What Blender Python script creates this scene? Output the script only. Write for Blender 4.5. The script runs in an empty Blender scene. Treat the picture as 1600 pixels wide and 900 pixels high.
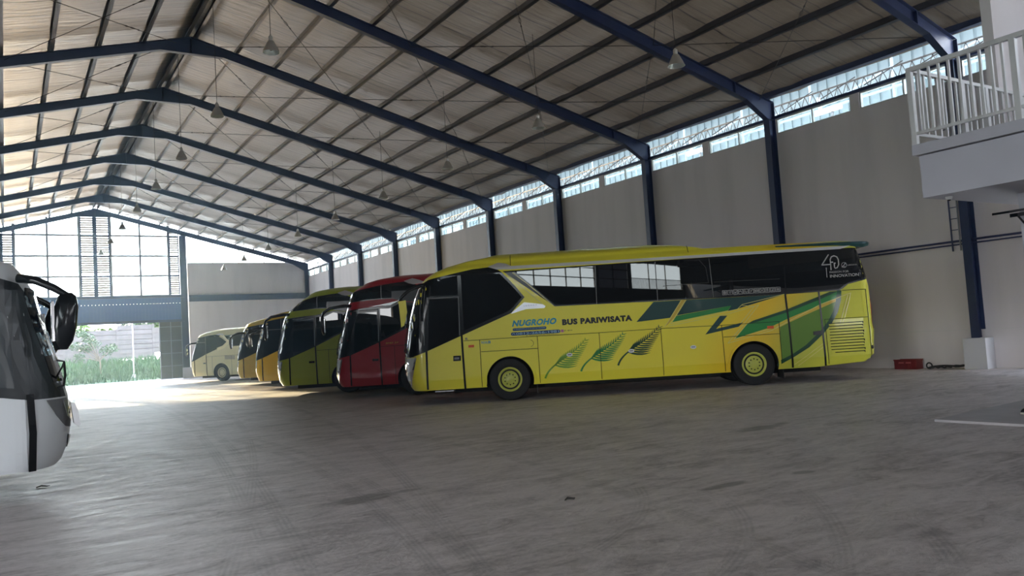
import bpy, bmesh, math, random
from mathutils import Vector, Matrix
random.seed(7)
PI = math.pi
C = bpy.context.scene.collection
SC = bpy.context.scene

# ------------------------------------------------------------------ camera
F_PX, YAW, PITCH, ROLL, EYE = 1249.2, 0.5679, 0.0608, -0.0628, 1.5773
cy, sy = math.cos(YAW), math.sin(YAW)
fwd = Vector((sy*math.cos(PITCH), cy*math.cos(PITCH), math.sin(PITCH)))
r0 = Vector((cy, -sy, 0)); u0 = r0.cross(fwd)
rt = r0*math.cos(ROLL) + u0*math.sin(ROLL)
up = -r0*math.sin(ROLL) + u0*math.cos(ROLL)
cam_d = bpy.data.cameras.new('camera'); cam = bpy.data.objects.new('camera', cam_d); C.objects.link(cam)
M4 = Matrix((rt, up, -fwd)).transposed().to_4x4(); M4.translation = Vector((0, 0, EYE))
cam.matrix_world = M4
cam_d.sensor_width = 36.0; cam_d.lens = 36.0*F_PX/1600; cam_d.clip_end = 500
SC.camera = cam

# ------------------------------------------------------------------ light
HAZE = 0.0017
SKY = 6.5
SUN = 7.5
w = bpy.data.worlds.new('world'); SC.world = w; w.use_nodes = True
nt = w.node_tree
bg = nt.nodes['Background']; bg.inputs['Strength'].default_value = SKY
tc = nt.nodes.new('ShaderNodeTexCoord'); sep = nt.nodes.new('ShaderNodeSeparateXYZ'); rmp = nt.nodes.new('ShaderNodeValToRGB')
nt.links.new(tc.outputs['Generated'], sep.inputs[0]); nt.links.new(sep.outputs['Z'], rmp.inputs[0]); nt.links.new(rmp.outputs[0], bg.inputs['Color'])
rmp.color_ramp.elements[0].position = 0.0; rmp.color_ramp.elements[0].color = (0.95, 0.98, 1, 1)
rmp.color_ramp.elements[1].position = 0.9; rmp.color_ramp.elements[1].color = (0.55, 0.72, 1.0, 1)
sun_d = bpy.data.lights.new('sun', 'SUN'); sun = bpy.data.objects.new('sun', sun_d); C.objects.link(sun)
sun_d.energy = SUN; sun_d.angle = math.radians(0.9); sun_d.color = (1.0, 0.80, 0.50)
sun.rotation_euler = Vector((2.75, -20.2, -6.42)).to_track_quat('-Z', 'Y').to_euler()
sun.location = (-10, 120, 40)
def portal(loc, aim, sx, sy_):
    d = bpy.data.lights.new('sky_portal', 'AREA'); d.shape = 'RECTANGLE'; d.size = sx; d.size_y = sy_
    d.cycles.is_portal = True
    o = bpy.data.objects.new('sky_portal', d); C.objects.link(o); o.location = loc
    z = -Vector(aim).normalized(); x = Vector((0, 0, 1)).cross(z).normalized(); y = z.cross(x)
    o.matrix_world = Matrix.Translation(loc) @ Matrix((x, y, z)).transposed().to_4x4()
portal((5.75, 65.5, 9.3), (0, -1, 0), 12.0, 6.2)
portal((16.5, 65.5, 9.7), (0, -1, 0), 9.4, 2.2)
portal((-5.0, 65.5, 9.7), (0, -1, 0), 9.4, 2.2)
portal((5.72, 65.5, 2.2), (0, -1, 0), 8.4, 4.4)
portal((21.8, 11.0, 8.2), (-1, 0, 0), 108, 1.4)
portal((-10.3, 53, 6.4), (1, 0, 0), 16, 2.5)
portal((-10.3, -22.5, 6.7), (1, 0, 0), 40, 3.4)
portal((-10.3, 3.75, 2.1), (1, 0, 0), 6.5, 4.2)
portal((21.8, 6.7, 1.45), (-1, 0, 0), 4.4, 2.9)
portal((5.7, -43.4, 1.7), (0, 1, 0), 3.0, 3.4)

SC.view_settings.view_transform = 'Standard'
try: SC.view_settings.look = 'None'
except Exception: pass
SC.view_settings.exposure = 1.5
SC.view_settings.gamma = 1.0
SC.view_settings.use_curve_mapping = False
SC.cycles.use_denoising = True
SC.cycles.max_bounces = 10; SC.cycles.diffuse_bounces = 6; SC.cycles.glossy_bounces = 5
SC.cycles.transparent_max_bounces = 12
SC.cycles.sample_clamp_indirect = 12.0

# ------------------------------------------------------------------ materials
def mat(name, col, rough=0.6, metal=0.0, **k):
    m = bpy.data.materials.new(name); m.use_nodes = True
    b = m.node_tree.nodes['Principled BSDF']
    b.inputs['Base Color'].default_value = (*col, 1); b.inputs['Roughness'].default_value = rough
    b.inputs['Metallic'].default_value = metal
    if 'coat' in k: b.inputs['Coat Weight'].default_value = k['coat']; b.inputs['Coat Roughness'].default_value = 0.04
    if 'ior' in k: b.inputs['IOR'].default_value = k['ior']
    if k.get('noise'):
        N = m.node_tree.nodes; L = m.node_tree.links
        t = N.new('ShaderNodeTexCoord'); n = N.new('ShaderNodeTexNoise'); r = N.new('ShaderNodeMapRange'); x = N.new('ShaderNodeMix'); x.data_type = 'RGBA'; x.blend_type = 'MULTIPLY'
        n.inputs['Scale'].default_value = k.get('nscale', 3.0); n.inputs['Detail'].default_value = 6
        L.new(t.outputs['Object'], n.inputs['Vector']); L.new(n.outputs['Fac'], r.inputs[0])
        r.inputs[1].default_value = 0.3; r.inputs[2].default_value = 0.7; r.inputs[3].default_value = 1-k['noise']; r.inputs[4].default_value = 1.0
        x.inputs[0].default_value = 1.0; x.inputs[6].default_value = (*col, 1)
        L.new(r.outputs[0], x.inputs[7]); L.new(x.outputs[2], b.inputs['Base Color'])
        if k.get('bump'):
            bp = N.new('ShaderNodeBump'); bp.inputs['Strength'].default_value = k['bump']; bp.inputs['Distance'].default_value = 0.02
            L.new(n.outputs['Fac'], bp.inputs['Height']); L.new(bp.outputs[0], b.inputs['Normal'])
    return m

def glass_mat(name, tint=(0.93, 0.97, 0.97), refl=0.10):
    m = bpy.data.materials.new(name); m.use_nodes = True
    N = m.node_tree.nodes; L = m.node_tree.links; N.clear()
    o = N.new('ShaderNodeOutputMaterial'); mx = N.new('ShaderNodeMixShader'); t = N.new('ShaderNodeBsdfTransparent'); g = N.new('ShaderNodeBsdfGlossy')
    t.inputs[0].default_value = (*tint, 1); g.inputs['Roughness'].default_value = 0.02
    mx.inputs[0].default_value = refl
    L.new(t.outputs[0], mx.inputs[1]); L.new(g.outputs[0], mx.inputs[2]); L.new(mx.outputs[0], o.inputs[0])
    return m

BLUE = mat('blue_steel', (0.014, 0.026, 0.090), 0.42, noise=0.25, nscale=2)
BLUESHEET = mat('blue_sheet', (0.02, 0.06, 0.22), 0.5)
GALV = mat('galvanised_purlin', (0.075, 0.072, 0.085), 0.40, 0.6, noise=0.3, nscale=1.5)
ROD = mat('dark_rod', (0.05, 0.045, 0.045), 0.5, 0.6)
WHITEP = mat('white_paint', (0.60, 0.60, 0.60), 0.45, noise=0.08)
GREYW = mat('light_grey_plaster', (0.58, 0.58, 0.61), 0.8, noise=0.08, nscale=1.2)
FRAMEW = mat('window_frame_white', (0.55, 0.55, 0.53), 0.5)
MULL = mat('mullion_grey', (0.16, 0.16, 0.17), 0.5)
GLASS = glass_mat('clear_glass')
SMOKED = glass_mat('smoked_glass', (0.10, 0.10, 0.11), 0.08)
SLAT = bpy.data.materials.new('frosted_louvre'); SLAT.use_nodes = True
_n = SLAT.node_tree.nodes; _n.clear(); _o = _n.new('ShaderNodeOutputMaterial'); _t = _n.new('ShaderNodeBsdfTranslucent'); _t.inputs[0].default_value = (0.17, 0.165, 0.155, 1)
SLAT.node_tree.links.new(_t.outputs[0], _o.inputs[0])
BLACKGL = mat('tinted_bus_glass', (0.004, 0.005, 0.006), 0.012, ior=1.46)
BLACKP = mat('black_paint', (0.006, 0.007, 0.009), 0.14, ior=1.4)
RUBBER = mat('tyre_rubber', (0.012, 0.012, 0.013), 0.75, noise=0.3, nscale=8)
DARK = mat('dark_underside', (0.006, 0.006, 0.006), 0.9)
CHROME = mat('chrome', (0.75, 0.75, 0.77), 0.12, 1.0)
SILVER = mat('silver_trim', (0.72, 0.72, 0.74), 0.28, 0.35, coat=0.5)
LAMPG = mat('lamp_lens', (0.75, 0.78, 0.80), 0.05, 0.3, coat=1.0)
REDL = mat('red_lens', (0.45, 0.01, 0.01), 0.15, coat=1.0)
ORANGEL = mat('orange_lens', (0.75, 0.09, 0.01), 0.25, coat=0.5)

def wall_mat():
    m = mat('painted_wall', (0.47, 0.46, 0.445), 0.82)
    N = m.node_tree.nodes; L = m.node_tree.links; b = N['Principled BSDF']
    t = N.new('ShaderNodeTexCoord'); mp = N.new('ShaderNodeMapping'); mp.inputs['Scale'].default_value = (1, 0.9, 0.12)
    n = N.new('ShaderNodeTexNoise'); n.inputs['Scale'].default_value = 1.3; n.inputs['Detail'].default_value = 8
    r = N.new('ShaderNodeValToRGB'); r.color_ramp.elements[0].position = 0.30; r.color_ramp.elements[0].color = (0.61, 0.575, 0.58, 1)
    r.color_ramp.elements[1].position = 0.55; r.color_ramp.elements[1].color = (0.70, 0.655, 0.66, 1)
    L.new(t.outputs['Object'], mp.inputs[0]); L.new(mp.outputs[0], n.inputs['Vector']); L.new(n.outputs['Fac'], r.inputs[0]); L.new(r.outputs[0], b.inputs['Base Color'])
    n2 = N.new('ShaderNodeTexNoise'); n2.inputs['Scale'].default_value = 14; n2.inputs['Detail'].default_value = 5
    L.new(t.outputs['Object'], n2.inputs['Vector'])
    bp = N.new('ShaderNodeBump'); bp.inputs['Strength'].default_value = 0.12; L.new(n2.outputs['Fac'], bp.inputs['Height']); L.new(bp.outputs[0], b.inputs['Normal'])
    return m
WALL = wall_mat()

def math_node(N, op, a=None, b=None, L=None, clamp=False):
    n = N.new('ShaderNodeMath'); n.operation = op; n.use_clamp = clamp
    for i, v in enumerate((a, b)):
        if v is None: continue
        if isinstance(v, (int, float)): n.inputs[i].default_value = v
        else: L.new(v, n.inputs[i])
    return n.outputs[0]

def floor_mat():
    m = mat('worn_concrete_floor', (0.3, 0.3, 0.3), 0.5)
    N = m.node_tree.nodes; L = m.node_tree.links; b = N['Principled BSDF']
    g = N.new('ShaderNodeNewGeometry'); P = g.outputs['Position']
    def noise(scale, detail=8, vec=None, rough=0.6, dist=0.0):
        n = N.new('ShaderNodeTexNoise'); n.inputs['Scale'].default_value = scale; n.inputs['Detail'].default_value = detail
        n.inputs['Roughness'].default_value = rough; n.inputs['Distortion'].default_value = dist
        L.new(vec or P, n.inputs['Vector']); return n.outputs['Fac']
    mp = N.new('ShaderNodeMapping'); mp.inputs['Rotation'].default_value = (0, 0, 0.5); mp.inputs['Scale'].default_value = (0.7, 1.25, 1); L.new(P, mp.inputs[0])
    big = noise(0.35, 6); mid = noise(1.7, 9, mp.outputs[0], 0.68, 0.8); fine = noise(16, 8)
    s = math_node(N, 'ADD', math_node(N, 'MULTIPLY', big, 0.35, L), math_node(N, 'MULTIPLY', mid, 0.5, L), L)
    mps = N.new('ShaderNodeMapping'); mps.inputs['Rotation'].default_value = (0, 0, -0.35); mps.inputs['Scale'].default_value = (0.9, 3.2, 1); L.new(P, mps.inputs[0])
    streak = noise(1.6, 10, mps.outputs[0], 0.72, 1.2)
    s = math_node(N, 'ADD', s, math_node(N, 'MULTIPLY', math_node(N, 'SUBTRACT', fine, 0.3, L), 0.28, L), L)
    s = math_node(N, 'ADD', s, math_node(N, 'MULTIPLY', math_node(N, 'SUBTRACT', streak, 0.5, L), 0.40, L), L)
    s = math_node(N, 'ADD', s, 0.05, L)
    r = N.new('ShaderNodeValToRGB'); e = r.color_ramp.elements
    e[0].position = 0.40; e[0].color = (0.35, 0.31, 0.305, 1); e[1].position = 0.61; e[1].color = (0.66, 0.595, 0.585, 1)
    x = e.new(0.5); x.color = (0.53, 0.475, 0.465, 1)
    L.new(s, r.inputs[0])
    # tyre marks: arcs (centre, radius, band half-width)
    sep = N.new('ShaderNodeSeparateXYZ'); L.new(P, sep.inputs[0])
    def arc(cx, cy_, rad, hw, freq, x0=-99, x1=99, y0=-99, y1=99):
        dx = math_node(N, 'SUBTRACT', sep.outputs[0], cx, L); dy = math_node(N, 'SUBTRACT', sep.outputs[1], cy_, L)
        d = math_node(N, 'SQRT', math_node(N, 'ADD', math_node(N, 'MULTIPLY', dx, dx, L), math_node(N, 'MULTIPLY', dy, dy, L), L), None, L)
        q = math_node(N, 'SUBTRACT', d, rad, L)
        band = math_node(N, 'SUBTRACT', 1.0, math_node(N, 'DIVIDE', math_node(N, 'ABSOLUTE', q, None, L), hw, L), L, True)
        band = math_node(N, 'MULTIPLY', band, 3.0, L, True)
        st = math_node(N, 'SINE', math_node(N, 'MULTIPLY', q, freq, L), None, L)
        st = math_node(N, 'MULTIPLY', math_node(N, 'ADD', st, 1.0, L), 0.5, L)
        st = math_node(N, 'ADD', math_node(N, 'MULTIPLY', st, 0.7, L), 0.3, L)
        for i, op, val in ((0, 'GREATER_THAN', x0), (0, 'LESS_THAN', x1), (1, 'GREATER_THAN', y0), (1, 'LESS_THAN', y1)):
            if abs(val) < 90: band = math_node(N, 'MULTIPLY', band, math_node(N, op, sep.outputs[i], val, L), L)
        return math_node(N, 'MULTIPLY', band, st, L)
    tot = None
    for a in ((-135.57, 32.86, 139.74, 0.10, 140), (-135.57, 32.86, 140.02, 0.10, 140), (-89.98, 35.37, 95.88, 0.09, 150), (-89.98, 35.37, 97.6, 0.10, 150), (-29.92, 13.6, 33.78, 0.08, 160), (-29.92, 13.6, 33.50, 0.08, 160), (-31.0, 14.0, 36.9, 0.09, 150),
              (2.15, 7.16, 3.83, 0.09, 150, 3.5, 5.6, 0, 5.6), (-0.43, 10.15, 8.43, 0.08, 150, 3.9, 6.2, 0, 5.0), (2.17, 6.65, 4.71, 0.10, 150, 4.2, 6.6, 0, 4.5), (2.1, 8.14, 3.73, 0.09, 150, 3.6, 5.6, 0, 6.2), (18.0, 40.0, 30.6, 0.12, 130, -5, 9, 8, 30)):
        v = arc(*a); tot = v if tot is None else math_node(N, 'MAXIMUM', tot, v, L)
    tn = noise(0.9, 5); tot = math_node(N, 'MULTIPLY', tot, math_node(N, 'MULTIPLY', math_node(N, 'SUBTRACT', tn, 0.34, L), 4.0, L, True), L)
    mx = N.new('ShaderNodeMix'); mx.data_type = 'RGBA'; L.new(math_node(N, 'MULTIPLY', tot, 0.28, L), mx.inputs[0]); L.new(r.outputs[0], mx.inputs[6]); mx.inputs[7].default_value = (0.07, 0.07, 0.075, 1)
    # oil stain blotches
    v = N.new('ShaderNodeTexVoronoi'); v.inputs['Scale'].default_value = 0.33; vv = N.new('ShaderNodeVectorMath'); vv.operation = 'ADD'
    nn = N.new('ShaderNodeTexNoise'); nn.inputs['Scale'].default_value = 2.2; L.new(P, nn.inputs['Vector']); L.new(P, vv.inputs[0]); L.new(nn.outputs['Color'], vv.inputs[1]); L.new(vv.outputs[0], v.inputs['Vector'])
    sp = math_node(N, 'MULTIPLY', math_node(N, 'SUBTRACT', 0.085, v.outputs['Distance'], L), 14.0, L, True)
    mx2 = N.new('ShaderNodeMix'); mx2.data_type = 'RGBA'; L.new(math_node(N, 'MULTIPLY', sp, 0.55, L), mx2.inputs[0]); L.new(mx.outputs[2], mx2.inputs[6]); mx2.inputs[7].default_value = (0.07, 0.062, 0.055, 1)
    def blob(cx, cy_, rx, ry):
        dx = math_node(N, 'DIVIDE', math_node(N, 'SUBTRACT', sep.outputs[0], cx, L), rx, L); dy = math_node(N, 'DIVIDE', math_node(N, 'SUBTRACT', sep.outputs[1], cy_, L), ry, L)
        d = math_node(N, 'SQRT', math_node(N, 'ADD', math_node(N, 'MULTIPLY', dx, dx, L), math_node(N, 'MULTIPLY', dy, dy, L), L), None, L)
        d = math_node(N, 'ADD', d, math_node(N, 'MULTIPLY', math_node(N, 'SUBTRACT', nn.outputs['Fac'], 0.5, L), 2.2, L), L)
        return math_node(N, 'MULTIPLY', math_node(N, 'SUBTRACT', 1.0, d, L), 2.5, L, True)
    bl = None
    for q in ((6.91, 5.49, 0.17, 0.09, ), (5.97, 5.62, 0.35, 0.10), (7.6, 3.4, 0.5, 0.35), (9.5, 8.2, 0.7, 0.2), (3.2, 8.0, 0.5, 0.2)):
        v2 = blob(*q); bl = v2 if bl is None else math_node(N, 'MAXIMUM', bl, v2, L)
    mx3 = N.new('ShaderNodeMix'); mx3.data_type = 'RGBA'; L.new(math_node(N, 'MULTIPLY', bl, 0.6, L), mx3.inputs[0]); L.new(mx2.outputs[2], mx3.inputs[6]); mx3.inputs[7].default_value = (0.10, 0.088, 0.08, 1)
    L.new(mx3.outputs[2], b.inputs['Base Color'])
    rr = N.new('ShaderNodeMapRange'); rr.inputs[1].default_value = 0.35; rr.inputs[2].default_value = 0.65; rr.inputs[3].default_value = 0.56; rr.inputs[4].default_value = 0.30
    L.new(streak, rr.inputs[0]); L.new(rr.outputs[0], b.inputs['Roughness'])
    bp = N.new('ShaderNodeBump'); bp.inputs['Strength'].default_value = 0.8; bp.inputs['Distance'].default_value = 0.035
    L.new(math_node(N, 'ADD', math_node(N, 'MULTIPLY', streak, 0.8, L), math_node(N, 'ADD', math_node(N, 'MULTIPLY', mid, 0.6, L), math_node(N, 'MULTIPLY', fine, 0.22, L), L), L), bp.inputs['Height']); L.new(bp.outputs[0], b.inputs['Normal'])
    return m
FLOOR = floor_mat()

def foil_mat():
    m = mat('insulation_foil', (0.10, 0.08, 0.06), 0.38, 0.45)
    N = m.node_tree.nodes; L = m.node_tree.links; b = N['Principled BSDF']
    g = N.new('ShaderNodeNewGeometry'); sep = N.new('ShaderNodeSeparateXYZ'); L.new(g.outputs['Position'], sep.inputs[0])
    n = N.new('ShaderNodeTexNoise'); n.inputs['Scale'].default_value = 0.8; n.inputs['Detail'].default_value = 5; L.new(g.outputs['Position'], n.inputs['Vector'])
    yy = math_node(N, 'ADD', sep.outputs[1], math_node(N, 'MULTIPLY', n.outputs['Fac'], 0.12, L), L)
    def seam(period, off, width):
        f = math_node(N, 'FRACT', math_node(N, 'DIVIDE', math_node(N, 'ADD', yy, off, L), period, L), None, L)
        return math_node(N, 'LESS_THAN', f, width/period, L)
    s = math_node(N, 'MAXIMUM', seam(1.2, 0.0, 0.05), seam(1.2, 0.33, 0.028), L)
    n2 = N.new('ShaderNodeTexNoise'); n2.inputs['Scale'].default_value = 2.5; n2.inputs['Detail'].default_value = 7
    mp = N.new('ShaderNodeMapping'); mp.inputs['Scale'].default_value = (0.4, 2.5, 0.4); L.new(g.outputs['Position'], mp.inputs[0]); L.new(mp.outputs[0], n2.inputs['Vector'])
    r = N.new('ShaderNodeMapRange'); r.inputs[1].default_value = 0.3; r.inputs[2].default_value = 0.7; r.inputs[3].default_value = 0.86; r.inputs[4].default_value = 1.0; L.new(n2.outputs['Fac'], r.inputs[0])
    a = math_node(N, 'MULTIPLY', r.outputs[0], math_node(N, 'SUBTRACT', 1.0, math_node(N, 'MULTIPLY', s, 0.75, L), L), L)
    x = N.new('ShaderNodeMix'); x.data_type = 'RGBA'; x.inputs[6].default_value = (0.015, 0.014, 0.013, 1); x.inputs[7].default_value = (0.090, 0.071, 0.050, 1)
    L.new(a, x.inputs[0]); L.new(x.outputs[2], b.inputs['Base Color'])
    bp = N.new('ShaderNodeBump'); bp.inputs['Strength'].default_value = 0.35; bp.inputs['Distance'].default_value = 0.05
    L.new(n2.outputs['Fac'], bp.inputs['Height']); L.new(bp.outputs[0], b.inputs['Normal'])
    return m
FOIL = foil_mat()

# ------------------------------------------------------------------ builders
class MB:
    def __init__(s): s.bm = bmesh.new()
    def box(s, x0, x1, y0, y1, z0, z1, bev=0):
        x0, x1 = min(x0, x1), max(x0, x1); y0, y1 = min(y0, y1), max(y0, y1); z0, z1 = min(z0, z1), max(z0, z1)
        v = [s.bm.verts.new(p) for p in ((x0, y0, z0), (x1, y0, z0), (x1, y1, z0), (x0, y1, z0), (x0, y0, z1), (x1, y0, z1), (x1, y1, z1), (x0, y1, z1))]
        fs = [s.bm.faces.new([v[i] for i in f]) for f in ((0, 3, 2, 1), (4, 5, 6, 7), (0, 1, 5, 4), (1, 2, 6, 5), (2, 3, 7, 6), (3, 0, 4, 7))]
        if bev:
            es = list({e for f in fs for e in f.edges})
            bmesh.ops.bevel(s.bm, geom=es, offset=bev, segments=2, affect='EDGES', profile=0.6)
        return s
    def prism(s, poly, axis, a, b):
        """poly: 2D points in the plane normal to axis; a..b extent along it."""
        def P(p, t):
            return {'x': (t, p[0], p[1]), 'y': (p[0], t, p[1]), 'z': (p[0], p[1], t)}[axis]
        va = [s.bm.verts.new(P(p, a)) for p in poly]; vb = [s.bm.verts.new(P(p, b)) for p in poly]
        n = len(poly)
        for i in range(n): s.bm.faces.new((va[i], va[(i+1) % n], vb[(i+1) % n], vb[i]))
        s.bm.faces.new(va[::-1]); s.bm.faces.new(vb)
        return s
    def tube(s, pts, r, n=8, close=False):
        pts = [Vector(p) for p in pts]; rs = r if isinstance(r, (list, tuple)) else [r]*len(pts)
        rings = []; prev = None
        for i, p in enumerate(pts):
            a = pts[max(i-1, 0)]; b = pts[min(i+1, len(pts)-1)]
            t = (b-a).normalized()
            ref = prev if prev is not None else (Vector((0, 0, 1)) if abs(t.z) < 0.9 else Vector((1, 0, 0)))
            x = (ref - t*ref.dot(t)).normalized(); prev = x; y = t.cross(x)
            rings.append([s.bm.verts.new(p + (x*math.cos(2*PI*k/n)+y*math.sin(2*PI*k/n))*rs[i]) for k in range(n)])
        for i in range(len(rings)-1):
            for k in range(n):
                s.bm.faces.new((rings[i][k], rings[i][(k+1) % n], rings[i+1][(k+1) % n], rings[i+1][k]))
        s.bm.faces.new(rings[0][::-1]); s.bm.faces.new(rings[-1])
        return s
    def lathe(s, prof, n=32, axis='z', c=(0, 0, 0), cap=True):
        rings = []
        for r, h in prof:
            ring = []
            for k in range(n):
                a = 2*PI*k/n; u, v = r*math.cos(a), r*math.sin(a)
                p = (u, v, h) if axis == 'z' else (u, h, v)
                ring.append(s.bm.verts.new((c[0]+p[0], c[1]+p[1], c[2]+p[2])))
            rings.append(ring)
        for i in range(len(rings)-1):
            for k in range(n): s.bm.faces.new((rings[i][k], rings[i][(k+1) % n], rings[i+1][(k+1) % n], rings[i+1][k]))
        if cap:
            s.bm.faces.new(rings[0][::-1]); s.bm.faces.new(rings[-1])
        return s
    def build(s, name, m, parent=None, smooth=False, mods=None):
        me = bpy.data.meshes.new(name)
        bmesh.ops.recalc_face_normals(s.bm, faces=s.bm.faces)
        s.bm.to_mesh(me); s.bm.free()
        me.materials.append(m)
        if smooth:
            for p in me.polygons: p.use_smooth = True
        o = bpy.data.objects.new(name, me); C.objects.link(o)
        if parent is not None: o.parent = parent
        return o

def auto_smooth(o, ang=35):
    me = o.data
    for p in me.polygons: p.use_smooth = True
    me.set_sharp_from_angle(angle=math.radians(ang))

def thing(name, label, cat, loc=(0, 0, 0), rotz=0, group=None):
    o = bpy.data.objects.new(name, None); C.objects.link(o); o.empty_display_size = 0.3
    o.location = loc; o.rotation_euler = (0, 0, rotz)
    o['label'] = label; o['category'] = cat
    if group: o['group'] = group
    return o
def tag(o, label, cat, group=None, kind=None):
    o['label'] = label; o['category'] = cat
    if group: o['group'] = group
    if kind: o['kind'] = kind
    return o
def struct(o):
    o['kind'] = 'structure'; return o
def sthing(name):
    o = bpy.data.objects.new(name, None); C.objects.link(o); o['kind'] = 'structure'; return o
def dup(root, loc=None, rotz=None, label=None, group=None):
    def cp(o, par):
        c = o.copy(); C.objects.link(c)
        if par is not None: c.parent = par
        for ch in o.children: cp(ch, c)
        return c
    r = cp(root, None)
    if loc is not None: r.location = loc
    if rotz is not None: r.rotation_euler = (0, 0, rotz)
    if label: r['label'] = label
    if group: r['group'] = group
    return r
ORD = ['', 'first', 'second', 'third', 'fourth', 'fifth', 'sixth', 'seventh', 'eighth', 'ninth', 'tenth', 'eleventh', 'twelfth', 'thirteenth', 'fourteenth']

# ------------------------------------------------------------------ hall dimensions (metres)
XR, ZR = 5.78, 12.82            # ridge
XW, XL = 21.45, -9.89           # right and left wall inner faces
Y1, BAY, NEAR, FAR = 11.08, 6.0, -42.92, 65.08
SL = (12.82-8.70)/(21.5-5.78)   # roof slope
def ztop(x): return ZR - abs(x-XR)*SL      # top of the rafters
def zroof(x): return ztop(x)+0.20          # underside of the foil

# floor and outside ground
o = MB().box(XL-0.3, XW+0.3, NEAR-6, FAR+0.3, -0.2, 0).build('floor', FLOOR); struct(o)
FIELD = mat('field_green', (0.06, 0.10, 0.03), 0.9, noise=0.4)
PAVE = mat('outside_concrete', (0.42, 0.41, 0.38), 0.8, noise=0.2)
o = MB().box(-40, 60, FAR+0.3, FAR+3.2, -0.2, -0.02).build('floor_outside', PAVE); struct(o)
o = MB().box(-70, XL-0.3, NEAR-6, FAR+0.3, -0.3, -0.05).build('floor_outside', FIELD); struct(o)
o = MB().box(-70, 60, -90, NEAR-6, -0.3, -0.05).build('floor_outside', FIELD); struct(o)

# ceiling foil, two slopes, sagging a little between purlins and frames
def foil(side):
    bm = bmesh.new(); nx, ny = 96, 216
    L_ = 15.78; grid = []
    for i in range(nx+1):
        row = []; d = L_*i/nx
        for j in range(ny+1):
            y = NEAR-0.6 + (FAR+1.0-NEAR)*j/ny
            ph = ((y-Y1)/BAY) % 1.0
            sag = 0.055*math.sin(PI*min(1, (d % 1.385)/1.385))*(0.6+0.4*math.sin(2*PI*ph)) + 0.06*math.exp(-((ph-0.84)/0.06)**2)
            row.append(bm.verts.new((XR+side*d, y, ZR-d*SL+0.20-sag+0.02)))
        grid.append(row)
    for i in range(nx):
        for j in range(ny): bm.faces.new((grid[i][j], grid[i+1][j], grid[i+1][j+1], grid[i][j+1]))
    bmesh.ops.solidify(bm, geom=bm.faces[:], thickness=0.04)
    m = MB(); m.bm.free(); m.bm = bm
    return struct(m.build('ceiling', FOIL, smooth=True))
foil(1); foil(-1)
# ridge cap so no light leaks along the top
o = MB().prism([(XR-0.5, ZR+0.12+0.06), (XR, ZR+0.27), (XR+0.5, ZR+0.12+0.06), (XR, ZR+0.36)], 'y', NEAR-0.6, FAR+0.4).build('ceiling_ridge', FOIL); struct(o)

# right and left walls (solid below the clerestory)
ZS, ZWT = 7.63, 8.14
WALLD = mat('dark_unpainted_wall', (0.13, 0.125, 0.12), 0.85, noise=0.2)
for nm, xa, xb, sgn in (('wall_right', XW, XW+0.18, 1), ('wall_left', XL-0.18, XL, -1)):
    if sgn == 1:
        struct(MB().box(xa, xb, NEAR, 4.5, 0, ZS).build(nm, WALL)); struct(MB().box(xa, xb, 8.9, FAR, 0, ZS).build(nm, WALL)); struct(MB().box(xa, xb, 4.5, 8.9, 2.9, ZS).build(nm, WALL))
    else:
        struct(MB().box(xa, xb, NEAR, 0.5, 0, 5.15).build(nm, WALLD)); struct(MB().box(xa, xb, 7.0, FAR, 0, 5.15).build(nm, WALLD)); struct(MB().box(xa, xb, 0.5, 7.0, 4.2, 5.15).build(nm, WALLD))
        for y0, y1 in ((-3.5, 45.0), (61.0, FAR), (-13.2, -12.7), (-25.1, -24.5), (-31.1, -30.5), (NEAR, -42.2)):
            struct(MB().box(xa, xb, y0, y1, 5.15, ZS).build(nm, WALLD))
    m = MB()
    if sgn == -1: m.box(xa, xb, NEAR, FAR, ZS, 8.9)
    y = NEAR
    k = 0
    while y < FAR-0.1:
        m.box(xa, xb, y-0.12, y+0.12, ZS, ZWT); m.box(xa, xb, y+2.86, y+3.14, ZS, ZWT); y += BAY
    m.box(xa, xb, FAR-0.12, FAR+0.12, ZS, ZWT)
    struct(m.build(nm, WALL if sgn == 1 else WALLD))
    # dark beam pair over the clerestory
    xi = xa-0.06 if sgn == 1 else xb-0.04
    tr = struct(MB().box(xi, xi+0.10, NEAR, FAR, ZWT, ZWT+0.09).build('trim_1' if sgn == 1 else 'trim_2', BLUE))
# plinth line on the right wall
struct(MB().box(XW-0.02, XW+0.01, 8.9, FAR, 0, 1.0).build('baseboard_right', WALL))
struct(MB().box(XW-0.028, XW, 8.9, FAR, 1.0, 1.012).build('trim_3', mat('plinth_line', (0.62, 0.61, 0.60), 0.8)))

# clerestory windows on the right wall: two per bay
def clerestory(x, y0, y1, n, sgn=1):
    s = sthing('window_%d' % n)
    fr = MB(); t = 0.045; x0, x1 = x+0.02, x+0.12
    z0, z1 = ZS, ZWT
    fr.box(x0, x1, y0, y1, z0, z0+t).box(x0, x1, y0, y1, z1-t, z1).box(x0, x1, y0, y0+t, z0+t, z1-t).box(x0, x1, y1-t, y1, z0+t, z1-t)
    ym = (y0+y1)/2; fr.box(x0, x1, ym-t/2, ym+t/2, z0+t, z1-t)
    fr.build('window_frame', FRAMEW, s)
    for a, b in ((y0+t, ym-t/2), (ym+t/2, y1-t)):
        MB().box(x+0.06, x+0.068, a, b, z0+t, z1-t).build('window_pane', GLASS, s)
n = 0
for k in range(-1, 9):
    yb = Y1+BAY*k
    for a, b in ((yb+0.12, yb+2.86), (yb+3.14, yb+5.88)):
        n += 1; clerestory(XW, a, b, n)
WN = n

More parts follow.
